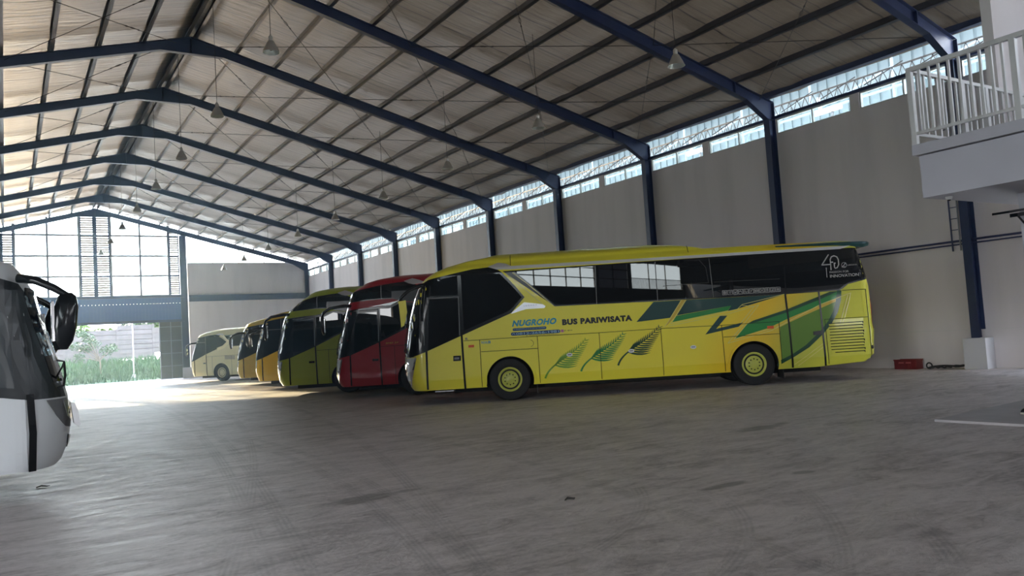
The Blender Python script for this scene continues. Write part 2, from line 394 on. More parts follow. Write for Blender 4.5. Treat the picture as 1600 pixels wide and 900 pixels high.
# eave lattice: strut joist seen in the open strip under the roof edge
def lattice(x, label):
    t = thing('eave_lattice_joist', label, 'lattice truss', (x, 0, 0))
    y0, y1 = (NEAR, FAR) if x < 0 else (Y1-BAY, FAR)
    MB().box(-0.02, 0.02, y0, y1, 8.62, 8.66).build('top_chord', ROD, t)
    MB().box(-0.02, 0.02, y0, y1, 8.245, 8.275).build('bottom_chord', ROD, t)
    m = MB(); y = y0; i = 0
    while y < y1-0.3:
        m.tube([(0, y, 8.27), (0, y+0.15, 8.63)], 0.012, 5); m.tube([(0, y+0.15, 8.63), (0, y+0.3, 8.27)], 0.012, 5); y += 0.3
    m.build('lattice_web', ROD, t)
    m = MB(); y = y0
    while y < y1-0.6:
        m.tube([(-0.25, y+1.2, 8.32), (-0.2, y, 8.66)], 0.018, 6); y += 1.5
    m.build('diagonal_strut', ROD, t)
lattice(XW+0.32, 'thin zigzag lattice joist in the open strip under the right eave')

# ------------------------------------------------------------------ portal frames
def ibeam_strip(m, a, b, y, w_, t):
    """flange plate between 2D points a,b (x,z)"""
    a = Vector(a); b = Vector(b); d = (b-a).normalized(); nrm = Vector((-d.y, d.x))*t/2
    poly = [(a+nrm), (b+nrm), (b-nrm), (a-nrm)]
    m.prism([(p.x, p.y) for p in poly], 'y', y-w_/2, y+w_/2)
def frame_proto():
    t = thing('portal_frame', 'x', 'steel frame', (0, 0, 0))
    for sg in (1, -1):
        X = lambda d: XR+sg*d
        dE = 15.66
        D = 0.37
        top = [(0, ztop(XR)), (dE, ztop(X(dE)))]
        bot = [(0, 12.22), (1.05, 12.22), (14.4, ztop(X(14.4))-D), (15.36, 8.12)]
        poly = [(X(top[0][0]), top[0][1]), (X(top[1][0]), top[1][1]), (X(dE), 8.12), (X(15.36), 8.12), (X(14.4), ztop(X(14.4))-D), (X(1.05), 12.22), (X(0), 12.22)]
        m = MB(); m.prism(poly if sg == 1 else poly[::-1], 'y', -0.009, 0.009)
        ibeam_strip(m, (X(0), top[0][1]), (X(dE), top[1][1]), 0, 0.2, 0.016)
        for i in range(3): ibeam_strip(m, (X(bot[i][0]), bot[i][1]), (X(bot[i+1][0]), bot[i+1][1]), 0, 0.2, 0.016)
        m.box(X(0)-0.012*sg, X(0)+0.012*sg, -0.1, 0.1, 12.22, ztop(XR))
        xs = X(13.9); m.box(xs-0.012, xs+0.012, -0.1, 0.1, ztop(xs)-D, ztop(xs))
        m.build('rafter', BLUE, t)
        c = MB(); xi, xo = X(15.36), X(15.66)
        c.box(min(xi, xo), max(xi, xo), -0.008, 0.008, 0, 8.7)
        c.box(xi-0.008, xi+0.008, -0.11, 0.11, 0, 8.12); c.box(xo-0.008, xo+0.008, -0.11, 0.11, 0, 8.70)
        for z in (8.12, 0.02): c.box(min(xi, xo), max(xi, xo), -0.11, 0.11, z-0.01, z+0.01)
        c.build('column', BLUE, t)
    return t
fp = frame_proto()
NF = 11
for i, k in enumerate(range(9, -2, -1)):
    lab = 'dark blue steel portal frame, %s counted from the far end wall' % ORD[i+1]
    if i == 0: lab = 'dark blue steel portal frame set against the far end wall'
    o = fp if i == 0 else dup(fp)
    o.location = (0, Y1+BAY*k - (0.15 if k == 9 else 0), 0); o['label'] = lab; o['group'] = 'portal frames of the hall'

# purlins: C sections on top of the rafters
def purlin(side, d, label, big=False):
    t = 0.014; h = 0.195; wd = 0.11
    y0, y1 = Y1-BAY*1.3, FAR
    m = MB()
    def add(x0, x1, z0, z1):
        c = XR+side*d; zb = ztop(c)+0.012
        ang = -side*math.atan(SL)
        pts = []
        for (x, z) in ((x0, z0), (x1, z0), (x1, z1), (x0, z1)):
            pts.append((c+x*math.cos(ang)-z*math.sin(ang), zb+x*math.sin(ang)+z*math.cos(ang)))
        m.prism(pts, 'y', y0, y1)
    add(0, t, 0, h); add(0, side*wd, 0, t) if side == 1 else add(-wd, 0, 0, t)
    (add(0, wd, h-t, h) if side == 1 else add(-wd, 0, h-t, h))
    (add(wd-t/2, wd, 0, 0.03) if side == 1 else add(-wd, -wd+t/2, 0, 0.03))
    o = m.build('roof_purlin', GALV if not big else BLUE)
    tag(o, label, 'purlin', 'roof purlins')
for side, nm in ((1, 'right'), (-1, 'left')):
    for i in range(12):
        d = 0.10 if i == 0 else 0.10+1.385*i
        if i == 0: lab = 'grey steel purlin on the %s slope, right beside the ridge' % nm
        elif i == 11: lab = 'dark eave purlin along the lower edge of the %s roof slope' % nm
        else: lab = 'grey steel purlin on the %s slope, %s down from the ridge' % (nm, ORD[i+1])
        purlin(side, d, lab, i == 11)

# diagonal brace rods with turnbuckles
def rod(a, b, label):
    t = thing('brace_rod', label, 'brace rod', a, 0, 'roof brace rods')
    v = Vector(b)-Vector(a)
    MB().tube([(0, 0, 0), v], 0.011, 6).build('rod', ROD, t)
    c = v*0.32; d = v.normalized()
    s = d.cross(Vector((0, 0, 1))).normalized()*0.035
    m = MB()
    for q in (s, -s): m.tube([c-d*0.16, c-d*0.08+q, c+d*0.08+q, c+d*0.16], 0.007, 5)
    m.tube([c-d*0.35, c-d*0.3], 0.022, 6).tube([c+d*0.3, c+d*0.35], 0.022, 6)
    m.build('turnbuckle', ROD, t)
for k in range(-1, 9):
    ya, yb = Y1+BAY*k+0.02, Y1+BAY*(k+1)-0.02
    for side, nm in ((1, 'right'), (-1, 'left')):
        for (d0, d1, part) in ((0.5, 5.6, 'upper'), (5.6, 10.6, 'middle'), (10.6, 15.1, 'lower')):
            if side == -1 and part != 'upper': continue
            if k == -1 and part != 'upper': continue
            x0, x1 = XR+side*d0, XR+side*d1; z0, z1 = ztop(x0)-0.10, ztop(x1)-0.10
            bay = 9-k
            rod((x0, ya, z0), (x1, yb, z1), 'brace rod descending away, %s %s roof, %s bay from far wall' % (part, nm, ORD[bay]))
            rod((x0, yb, z0-0.04), (x1, ya, z1-0.04), 'brace rod descending toward the front, %s %s roof, %s bay from far wall' % (part, nm, ORD[bay]))

# pendant lamps
SPUN = mat('spun_aluminium', (0.62, 0.60, 0.56), 0.3, 0.6)
def lamp_proto(zb, X):
    t = thing('pendant_lamp', 'x', 'lamp')
    sh = MB(); sh.lathe([(0.055, 0.30), (0.085, 0.27), (0.12, 0.20), (0.165, 0.11), (0.20, 0.02), (0.215, 0.0), (0.205, 0.0), (0.155, 0.10), (0.11, 0.19), (0.07, 0.26), (0.03, 0.27)], 28)
    auto_smooth(sh.build('lamp_shade', SPUN, t))
    auto_smooth(MB().lathe([(0.05, 0.27), (0.055, 0.30), (0.055, 0.40), (0.03, 0.43), (0.012, 0.45)], 18).build('lamp_housing', SPUN, t))
    auto_smooth(MB().lathe([(0.02, 0.05), (0.055, 0.08), (0.06, 0.13), (0.03, 0.22), (0.02, 0.27)], 18).build('bulb', mat('lamp_bulb', (0.85, 0.85, 0.82), 0.15, coat=1.0), t))
    gl = MB(); gl.lathe([(0.2, 0.004), (0.2, 0.010), (0.1, 0.012), (0.02, 0.012)], 24); gl.build('glass_cover', GLASS, t)
    MB().tube([(0, 0, 0.44), (0, 0, ztop(X)-zb+0.27)], 0.008, 6).build('suspension_cable', ROD, t)
    return t
lampA = lamp_proto(9.02, XR); lampB = lamp_proto(7.98, 14.0)
for i in range(8):
    k = 7-i; o = lampA if i == 0 else dup(lampA)
    o.location = (5.75, 19.45+BAY*k, 9.0)
    o['label'] = 'bell shaped lamp under the ridge, %s one from the far end wall' % ORD[i+1]; o['group'] = 'pendant lamps under the ridge'
for i in range(9):
    k = 8-i; o = lampB if i == 0 else dup(lampB)
    o.location = (14.0, 13.85+BAY*k, 7.92)
    o['label'] = 'bell shaped lamp under the right slope, %s one from the far end wall' % ORD[i+1]; o['group'] = 'pendant lamps under the right slope'

# ------------------------------------------------------------------ far end wall
G = FAR
XM = 5.72
def zcut(x): return ztop(x)+0.15
# side wall parts
for sg in (1, -1):
    a = XM+sg*6.3; b = XW if sg == 1 else XL
    xa, xb = min(a, b), max(a, b)
    struct(MB().box(xa, xb, G+0.05, G+0.25, 0, 5.82).build('wall_far', WALL))
    struct(MB().box(xa, xb, G+0.05, G+0.25, 6.30, 8.81).build('wall_far', WALL))
    bt = struct(MB().box(xa, xb, G-0.12, G+0.28, 5.82, 6.30).build('trim_%d' % (4 if sg == 1 else 5), BLUE))
    # sloping window strip above the wall
    WN += 1; s = sthing('window_%d' % WN)
    e = XM+sg*14.9
    fr = MB()
    for q in (8.2, 10.2, 12.2):
        x = XM+sg*q; fr.box(x-0.03, x+0.03, G+0.1, G+0.18, 8.81, ztop(x)-0.1)
    fr.box(min(a, e), max(a, e), G+0.1, G+0.18, 8.80, 8.84); fr.build('window_frame', MULL, s)
    xs = [a, XM+sg*8.2, XM+sg*10.2, XM+sg*12.2, e]
    for p_, q_ in zip(xs, xs[1:]):
        MB().prism([(p_, 8.84), (q_, 8.84), (q_, max(8.86, ztop(q_)+0.1)), (p_, ztop(p_)+0.1)], 'y', G+0.13, G+0.138).build('window_pane', GLASS, s)
    # wide gable column
    c = thing('gable_column', 'wide blue steel gable column on the %s of the big window' % ('right' if sg == 1 else 'left'), 'column', (XM+sg*6.0, G+0.1, 0))
    MB().box(-0.24, 0.24, -0.012, 0.012, 0.8, ztop(XM+sg*6)-0.3).box(-0.25, -0.235, -0.12, 0.12, 0.8, ztop(XM+sg*6)-0.3).box(0.235, 0.25, -0.12, 0.12, 0.8, ztop(XM+sg*6)-0.3).build('column_shaft', BLUE, c)
    MB().box(-0.33, 0.33, -0.25, 0.2, 0, 0.8, 0.01).build('pedestal', GREYW, c)

# header of blue sheet over the door, with a row of small openings
m = MB()
x = XM-5.75
while x < XM+5.75:
    m.box(x, x+0.16, G+0.05, G+0.09, 4.40, 5.70); m.box(x, x+0.16, G+0.05, G+0.09, 5.80, 6.32)
    m.box(x+0.16, x+0.23, G+0.07, G+0.11, 4.40, 5.70); m.box(x+0.16, x+0.23, G+0.07, G+0.11, 5.72, 6.32)
    m.box(x, x+0.14, G+0.06, G+0.10, 5.70, 5.80)
    m.box(x, x+0.23, G+0.06, G+0.10, 5.70, 5.725)
    m.box(x, x+0.23, G+0.06, G+0.10, 5.775, 5.80)
    x += 0.23
hd = struct(m.build('wall_far_header', BLUESHEET))
struct(MB().box(XM-6, XM+6, G-0.05, G+0.02, 4.32, 4.5).box(XM-6, XM+6, G-0.08, G+0.04, 6.18, 6.36).build('trim_6', BLUE))

# big gable window
rows = [6.36, 7.86, 9.36, 10.87]
cols_big = [((XM-5.05), (XM-1.0)), ((XM+1.0), (XM+5.0))]
for (a, b) in cols_big:
    WN += 1; s = sthing('window_%d' % WN); mid = (a+b)/2
    fr = MB(); t = 0.05
    for x, tt in ((a, 0.2), (mid, 0.14), (b, 0.2)):
        fr.box(x-tt/2, x+tt/2, G+0.08, G+0.16, 6.36, min(zcut(x), 12.6))
    for z in rows: fr.box(a, b, G+0.09, G+0.15, z-0.065, z+0.065)
    fr.build('window_frame', MULL, s)
    fx = MB()
    for z in rows[1:]:
        for x in (a+0.0, mid, b): fx.lathe([(0.12, -0.03), (0.12, 0.03)], 10, 'y', (x, G+0.12, z))
    fx.build('frame_cleat', MULL, s)
    for (p_, q_) in ((a, mid), (mid, b)):
        for i, z in enumerate(rows):
            z2 = rows[i+1] if i < 3 else None
            if z2: MB().box(p_, q_, G+0.115, G+0.123, z, z2).build('window_pane', GLASS, s)
            else: MB().prism([(p_, z), (q_, z), (q_, zcut(q_)), (p_, zcut(p_))], 'y', G+0.115, G+0.123).build('window_pane', GLASS, s)
# louvre columns: centre pair, and one on each side
for (a, b) in ((XM-0.92, XM-0.10), (XM+0.10, XM+0.92), (XM+5.05, XM+5.68), (XM-5.72, XM-5.10)):
    WN += 1; s = sthing('window_%d' % WN)
    fr = MB(); ztp = min(zcut(a), zcut(b))-0.2
    fr.box(a-0.04, a+0.03, G+0.06, G+0.16, 6.36, ztp+0.1); fr.box(b-0.03, b+0.04, G+0.06, G+0.16, 6.36, ztp+0.1)
    for z in rows: fr.box(a, b, G+0.06, G+0.16, z-0.05, z+0.05)
    fr.build('window_frame', BLUE, s)
    sl = MB(); z = 6.44
    while z < ztp:
        if min(abs(z-r) for r in rows) > 0.07:
            sl.prism([(G+0.10, z), (G+0.16, z+0.142), (G+0.17, z+0.150), (G+0.11, z+0.008)], 'x', a+0.03, b-0.03)
        z += 0.165
    sl.build('louvre_slats', SLAT, s)
struct(MB().box(XM-0.10, XM+0.10, G+0.04, G+0.14, 6.36, 12.5).build('trim_7', BLUE))

# door leaves beside the opening
BROWN = mat('dark_door_panel', (0.022, 0.017, 0.022), 0.4)
for sg in (1, -1):
    d = sthing('door_%d' % (1 if sg == 1 else 2))
    a, b = sorted((XM+sg*4.12, XM+sg*5.75))
    MB().box(a, b, G-0.02, G+0.03, 0.02, 4.32).build('door_leaf', BROWN, d)
    fr = MB()
    for x in (a+0.04, (a+b)/2, b-0.04): fr.box(x-0.022, x+0.022, G-0.05, G-0.02, 0.02, 4.3)
    for z in (0.06, 1.0, 1.95, 2.9, 3.95): fr.box(a, b, G-0.045, G-0.02, z-0.018, z+0.018)
    fr.build('door_rail', mat('door_rail', (0.16, 0.16, 0.22), 0.4), d)

# ------------------------------------------------------------------ near end wall and left windows (seen in the bus glass)
struct(MB().box(XL, 4.2, NEAR-0.2, NEAR, 0, 12.5).build('wall_near', WALL))
struct(MB().box(7.2, XW, NEAR-0.2, NEAR, 0, 10.4).build('wall_near', WALL))
struct(MB().box(4.2, 7.2, NEAR-0.2, NEAR, 3.4, 12.9).build('wall_near', WALL))
def bigwin(y0, y1, z0, z1, ny, nz, pane, bars=False):
    global WN
    WN += 1; s = sthing('window_%d' % WN); x0, x1 = XL-0.14, XL-0.05; t = 0.07
    fr = MB(); fr.box(x0, x1, y0, y1, z0, z0+t).box(x0, x1, y0, y1, z1-t, z1)
    for i in range(ny+1):
        y = y0+(y1-y0)*i/ny; fr.box(x0, x1, y-t/2, y+t/2, z0, z1)
    for j in range(1, nz): z = z0+(z1-z0)*j/nz; fr.box(x0, x1, y0, y1, z-t/2, z+t/2)
    fr.build('window_frame', MULL, s)
    MB().box(XL-0.10, XL-0.09, y0+t, y1-t, z0+t, z1-t).build('window_pane', pane, s)
    if bars:
        b = MB(); y = y0
        while y < y1: b.box(x1+0.05, x1+0.08, y-0.02, y+0.02, z0, z0+0.95); y += 0.22
        b.box(x1+0.04, x1+0.09, y0, y1, z0+0.95, z0+1.0); b.build('guard_bars', MULL, s)
bigwin(45.0, 61.0, 5.15, ZS, 8, 3, GLASS)
bigwin(-12.7, -3.5, 5.9, ZS, 4, 1, GLASS)
struct(MB().box(XL-0.18, XL, -12.7, -3.5, 5.15, 5.9).build('wall_left', WALLD))
bigwin(-24.5, -13.2, 5.15, ZS, 5, 3, GLASS)
bigwin(-30.5, -25.1, 5.15, ZS, 2, 3, SMOKED)
bigwin(-42.2, -31.1, 5.15, ZS, 3, 1, GLASS, True)

TRANSL = bpy.data.materials.new('translucent_sheet'); TRANSL.use_nodes = True
_n = TRANSL.node_tree.nodes; _n.clear(); _o = _n.new('ShaderNodeOutputMaterial'); _t = _n.new('ShaderNodeBsdfTranslucent'); _t.inputs[0].default_value = (0.42, 0.46, 0.46, 1)
TRANSL.node_tree.links.new(_t.outputs[0], _o.inputs[0])
# pale building cladding added outside the right clerestory to keep white sky out
def cladding():
    t = thing('added_building_wall', 'pale blue corrugated building wall added outside the high side windows to mute sky', 'building', (25.2, 0, 0))
    m = MB(); y = -12
    while y < 72:
        m.box(0, 0.1, y, y+0.3, 0, 15 if y > 9 else 6); m.box(0.04, 0.1, y+0.3, y+0.4, 0, 15 if y > 9 else 6); y += 0.4
    m.build('corrugated_cladding', mat('pale_blue_cladding', (0.20, 0.245, 0.26), 0.6), t)
    m = MB(); y = -10
    while y < 70:
        m.tube([(-1.8, y, 7.6), (-1.8, y, 10.5)], 0.045, 6); m.tube([(-1.8, y, 8.0), (-0.1, y+0.9, 9.4)], 0.035, 6); m.tube([(-1.8, y, 9.2), (-1.8, y+3, 8.5)], 0.035, 6); y += 3
    m.tube([(-1.8, -10, 8.55), (-1.8, 70, 8.55)], 0.045, 6)
    MB().box(-3.2, 0.0, 9.5, 72, 10.6, 10.66).build('dimming_canopy_sheet', TRANSL, t)  # unseen translucent sheet, added to dim the daylight on the cladding
    m.build('canopy_brace', mat('canopy_grey', (0.25, 0.33, 0.37), 0.5), t)
cladding()
# exhaust ducts outside two of the windows
for i, (y, lb) in enumerate(((10.3, 'white horizontal duct outside the high window nearest the balcony'), (16.5, 'white horizontal duct outside the high window, second bay from the balcony'), (22.4, 'white horizontal duct outside the high window, third bay from the balcony'))):
    t = thing('exhaust_duct', lb, 'duct', (23.0, y, 8.35), 0, 'ducts outside the high windows')
    MB().tube([(0, -0.9, 0), (0, 0.1, 0)], 0.09, 14).build('duct_pipe', WHITEP, t)
    MB().tube([(0, -0.15, 0.02), (0, -0.1, 0.30), (0, -0.1, 0.5)], 0.06, 10).build('duct_elbow', WHITEP, t)
    MB().box(-0.03, 0.03, -0.6, -0.54, -0.9, -0.06).build('duct_bracket', MULL, t)

# ------------------------------------------------------------------ mezzanine with balcony on the right
ZB, ZM = 3.12, 3.80
MZ = mat('mezzanine_white', (0.47, 0.465, 0.52), 0.75, noise=0.06, nscale=1.5)
struct(MB().box(10.68, XW, -8, 6.12, ZB, ZM-0.10).build('ceiling_mezzanine', MZ))
struct(MB().box(10.62, XW, -8, 6.18, ZM-0.085, ZM+0.06).build('trim_8', MZ))
struct(MB().box(13.30, XW, 6.24, 6.40, ZM-0.4, 11.0).build('wall_mezzanine', WALL))
struct(MB().box(11.90, 12.25, 5.10, 5.48, 0.05, ZB).build('wall_column', MZ))
PLAT = mat('platform_concrete', (0.50, 0.47, 0.48), 0.55, noise=0.2, nscale=2)
struct(MB().prism([(11.1, 6.5), (21.4, 7.0), (21.4, -6), (11.1, -6)], 'z', 0.001, 0.035).build('floor_platform', PLAT))
def railing():
    t = thing('balcony_railing', 'white square-bar railing around the edge of the balcony', 'railing', (10.68, 6.15, ZM+0.06))
    r = MB(); r.box(-0.03, 0.03, -7.5, 0.03, 1.03, 1.09); r.build('top_rail', WHITEP, t)
    MB().box(0.03, 9.5, -0.03, 0.03, 1.03, 1.08).build('top_rail', WHITEP, t)
    MB().box(-0.02, 0.02, -7.5, 0.0, 0.14, 0.18).build('bottom_rail', WHITEP, t)
    MB().box(0.0, 9.5, -0.02, 0.02, 0.14, 0.18).build('bottom_rail', WHITEP, t)
    y = 0; i = 0
    while y > -7.0:
        if i % 10 == 0: MB().box(-0.035, 0.035, y-0.035, y+0.035, -0.05, 1.04).build('post', WHITEP, t)
        else: MB().box(-0.015, 0.015, y-0.015, y+0.015, 0.16, 1.04).build('baluster', WHITEP, t)
        y -= 0.135; i += 1
    x = 0.17; i = 1
    while x < 5.0:
        if i % 12 == 0: MB().box(x-0.04, x+0.04, -0.035, 0.035, -0.05, 1.04).build('post', WHITEP, t)
        elif i == 8: MB().box(x-0.045, x+0.045, -0.03, 0.03, -0.05, 1.04).build('post', WHITEP, t)
        else: MB().box(x-0.018, x+0.018, -0.015, 0.015, 0.16, 1.04).build('baluster', WHITEP, t)
        x += 0.165; i += 1
railing()
t = thing('security_camera', 'small dome camera under the corner of the balcony slab', 'camera', (10.98, 5.93, ZB))
auto_smooth(MB().lathe([(0.012, -0.05), (0.035, -0.04), (0.045, -0.015), (0.045, 0.0)], 16).build('dome', WHITEP, t))
auto_smooth(MB().lathe([(0.005, -0.062), (0.02, -0.055), (0.025, -0.045)], 12).build('lens', BLACKGL, t))
t = thing('wall_bracket_tray', 'black flat tray on an angled bracket at the column under the balcony', 'bracket', (11.9, 5.42, 2.80))
MB().prism([(-0.62, 0.0), (0.3, 0.11), (0.3, 0.14), (-0.62, 0.03)], 'y', -0.1, 0.12).build('tray', BLACKP, t)
MB().prism([(-0.3, -0.03), (-0.02, 0.0), (-0.02, 0.05), (-0.3, 0.02)], 'y', -0.05, 0.05).build('bracket_plate', BLACKP, t)
MB().tube([(-0.2, 0, 0.0), (0.0, 0, -0.12)], 0.014, 8).build('bracket_arm', BLACKP, t)
# black shoe at the right edge of the picture
t = thing('shoe', 'black shoe with a pale sole at the right edge of the platform', 'shoe', (12.05, 5.72, 0.055), 0.2)
bm = MB()
rings = []
for i in range(9):
    u = i/8; x = -0.14+0.28*u; wd = 0.045*math.sin(PI*min(1, 0.25+u*0.7))+0.01; h = 0.045+0.05*u**1.5
    rings.append([bm.bm.verts.new((x, wd*math.cos(a), 0.03+max(0, h*math.sin(a)))) for a in [2*PI*k/12 for k in range(12)]])
for i in range(8):
    for k in range(12): bm.bm.faces.new((rings[i][k], rings[i][(k+1) % 12], rings[i+1][(k+1) % 12], rings[i+1][k]))
bm.bm.faces.new(rings[0]); bm.bm.faces.new(rings[-1][::-1])
bm.build('shoe_upper', BLACKP, t, True)
MB().box(-0.145, 0.15, -0.045, 0.045, 0, 0.03, 0.008).build('sole', mat('pale_sole', (0.45, 0.42, 0.36), 0.8), t)

# pedestal, pipes and clutter by the right wall
t = MB().box(21.0, 21.42, 10.78, 11.36, 0, 0.80, 0.008).build('pedestal', GREYW)
tag(t, 'white concrete pedestal block around the foot of the blue column', 'pedestal')
PIPE = mat('blue_pipe', (0.03, 0.04, 0.11), 0.45)
m = MB().tube([(21.33, 1.0, 3.36), (21.33, 9.9, 3.36), (21.33, 30.0, 3.36)], 0.028, 8)
tag(m.build('wall_pipe', PIPE), 'thin dark blue pipe running level along the right wall, upper of two', 'pipe')
m = MB().tube([(21.36, 1.0, 3.27), (21.36, 30.0, 3.27)], 0.02, 8)
tag(m.build('wall_pipe', PIPE), 'thin dark blue pipe running level along the right wall, lower of two', 'pipe')
t = thing('wall_ladder', 'narrow dark ladder fixed to the wall beside the blue column', 'ladder', (21.3, 11.55, 3.1))
MB().box(-0.015, 0.015, -0.03, 0.0, 0, 4.5).build('stile', PIPE, t)
MB().box(-0.015, 0.015, -0.24, -0.21, 0, 4.5).build('stile', mat('grey_stile', (0.25, 0.25, 0.27), 0.5), t)
for i in range(14): MB().box(-0.01, 0.01, -0.22, -0.02, 0.25+0.3*i, 0.27+0.3*i).build('rung', PIPE, t)
# red crate
REDP = mat('red_plastic', (0.16, 0.012, 0.014), 0.5)
t = thing('crate', 'dark red plastic crate on the floor against the right wall', 'crate', (21.15, 12.98, 0))
m = MB()
m.box(-0.16, 0.16, -0.32, 0.32, 0, 0.02)
for a in (-0.16, 0.145): m.box(a, a+0.015, -0.32, 0.32, 0.02, 0.26)
for b in (-0.32, 0.305): m.box(-0.145, 0.145, b, b+0.015, 0.02, 0.26)
m.box(-0.172, -0.16, -0.33, 0.33, 0.23, 0.27).box(0.16, 0.172, -0.33, 0.33, 0.23, 0.27)
for i in range(6): m.box(-0.168, -0.16, -0.30+0.12*i, -0.285+0.12*i, 0.0, 0.24)
m.build('crate_body', REDP, t)
m = MB()
for y in (-0.18, 0.03): m.box(-0.176, -0.17, y, y+0.15, 0.16, 0.20)
m.build('crate_label', mat('crate_print', (0.40, 0.10, 0.10), 0.6), t)
# hose heap
m = MB(); pts = []
for i in range(140):
    u = i/139; a = u*2*PI*7
    pts.append((21.12+0.10*math.sin(a)*(0.6+0.4*math.sin(3*u)), 12.30-0.85*u+0.10*math.cos(a), 0.03+0.045*abs(math.sin(a*0.5+u*3))+0.03*u))
tag(m.tube(pts, 0.022, 6).build('hose', mat('black_hose', (0.025, 0.024, 0.022), 0.7)), 'tangled black hose lying on the floor between crate and pedestal', 'hose')
m = MB(); pts = [(21.05, 12.33+0.075*math.cos(a), 0.095+0.075*math.sin(a)) for a in [2*PI*i/20 for i in range(21)]]
tag(m.tube(pts, 0.02, 8).build('rubber_ring', mat('black_ring', (0.015, 0.015, 0.015), 0.6)), 'small black rubber ring standing at the end of the hose', 'ring')
# small litter on the floor
for i, (x, y, r, lb) in enumerate(((4.48, 6.25, 0.05, 'scrap of dark debris on open floor below the yellow bus, toward the front'), (0.37, 12.28, 0.06, 'scrap of dark debris on the floor under the white bus bumper'))):
    m = MB(); m.tube([(x-r, y, 0.01), (x, y+r*0.5, 0.02), (x+r, y-r*0.2, 0.012), (x+1.6*r, y+r*0.4, 0.01)], [0.006, 0.012, 0.009, 0.004], 6)
    tag(m.build('debris_scrap', mat('debris', (0.04, 0.035, 0.03), 0.9)), lb, 'debris')

# ------------------------------------------------------------------ buses
# local frame of a bus: x runs from the front axle to the rear, y = -1.25 is the door side, z up
def lerp(tab, v):
    if v <= tab[0][0]: return tab[0][1]
    for (a, b), (c, d) in zip(tab, tab[1:]):
        if v <= c: return b+(d-b)*(v-a)/(c-a)
    return tab[-1][1]
class Shape:
    def __init__(s, front, rear, width, levels, L=0.56, n=2.9, Lr=0.4):
        s.front, s.rear, s.width, s.levels, s.L, s.n, s.Lr = front, rear, width, levels, L, n, Lr
    def f(s, z): return lerp(s.front, z)
    def r(s, z): return lerp(s.rear, z)
    def w(s, z): return lerp(s.width, z)
    def outline(s, z, m=20):
        f, r, w_, L, Lr, e = s.f(z), s.r(z), s.w(z), s.L, s.Lr, 2/s.n
        sp = r-f; L = min(L, sp*0.45); Lr = min(Lr, sp*0.45)
        pts = []
        for i in range(m+1):
            a = -PI/2+PI*i/m; sn, c = math.sin(a), abs(math.cos(a))
            pts.append((f+L*(1-c**e), w_*math.copysign(abs(sn)**e, sn)))
        for i in range(m+1):
            a = PI/2-PI*i/m; sn, c = math.sin(a), abs(math.cos(a))
            pts.append((r-Lr*(1-c**e), w_*math.copysign(abs(sn)**e, sn)))
        return pts
    def body(s):
        mb = MB(); rings = []
        for z in s.levels: rings.append([mb.bm.verts.new((x, y, z)) for x, y in s.outline(z)])
        n = len(rings[0])
        for a, b in zip(rings, rings[1:]):
            for k in range(n): mb.bm.faces.new((a[k], a[(k+1) % n], b[(k+1) % n], b[k]))
        mb.bm.faces.new(rings[0][::-1]); mb.bm.faces.new(rings[-1])
        return mb
    def W(s, x, z):
        f, r, w_, e = s.f(z), s.r(z), s.w(z), 2/s.n
        if x < f+s.L: u = max(0, min(1, (x-f)/s.L))
        elif x > r-s.Lr: u = max(0, min(1, (r-x)/s.Lr))
        else: return w_
        c = (1-u)**(1/e); return w_*max(0.0, 1-c*c)**(e/2)
    def side(s, x, z, off, sd=-1):
        h = 0.01
        wx = (s.W(x+h, z)-s.W(x-h, z))/(2*h); wz = (s.W(x, z+h)-s.W(x, z-h))/(2*h)
        wx = max(-6, min(6, wx)); wz = max(-1, min(1, wz))
        nrm = Vector((-wx, 1, -wz)).normalized()
        return Vector((x+nrm.x*off, sd*(s.W(x, z)+nrm.y*off), z+nrm.z*off))
    def S(s, y, z):
        w_ = s.w(z); q = min(0.999, abs(y)/w_)
        return s.f(z)+s.L*(1-(1-q**s.n)**(1/s.n))
    def frontp(s, y, z, off):
        h = 0.01
        sy = (s.S(y+h, z)-s.S(y-h, z))/(2*h); sz = (s.S(y, z+h)-s.S(y, z-h))/(2*h)
        nrm = Vector((-1, sy, sz)).normalized()
        return Vector((s.S(y, z), y, z))+nrm*off

def conform(mb, poly, fn, off, th, xs=(), zs=()):
    """polygon (a, b) cut along xs / zs, laid on a surface fn(a, b, off) with thickness th"""
    bm = bmesh.new()
    f = bm.faces.new([bm.verts.new((p[0], 0, p[1])) for p in poly])
    bmesh.ops.triangulate(bm, faces=[f])
    a0, a1 = min(p[0] for p in poly), max(p[0] for p in poly); b0, b1 = min(p[1] for p in poly), max(p[1] for p in poly)
    for x in xs:
        if a0 < x < a1: bmesh.ops.bisect_plane(bm, geom=bm.verts[:]+bm.edges[:]+bm.faces[:], plane_co=(x, 0, 0), plane_no=(1, 0, 0), dist=1e-6)
    for z in zs:
        if b0 < z < b1: bmesh.ops.bisect_plane(bm, geom=bm.verts[:]+bm.edges[:]+bm.faces[:], plane_co=(0, 0, z), plane_no=(0, 0, 1), dist=1e-6)
    bm.verts.index_update(); bm.verts.ensure_lookup_table()
    top = [mb.bm.verts.new(fn(v.co.x, v.co.z, off)) for v in bm.verts]
    for f in bm.faces:
        try: mb.bm.faces.new([top[v.index] for v in f.verts])
        except ValueError: pass
    if th > 0:
        bd = [e for e in bm.edges if len(e.link_faces) == 1]
        low = {}
        for e in bd:
            for v in e.verts:
                if v.index not in low: low[v.index] = mb.bm.verts.new(fn(v.co.x, v.co.z, off-th))
        for e in bd:
            a, b = e.verts[0].index, e.verts[1].index
            try: mb.bm.faces.new((top[a], top[b], low[b], low[a]))
            except ValueError: pass
    bm.free()
XC = [-2.68+0.07*i for i in range(22)] + [8.5, 8.7, 8.85, 8.95, 9.05, 9.12, 9.18, 9.23]
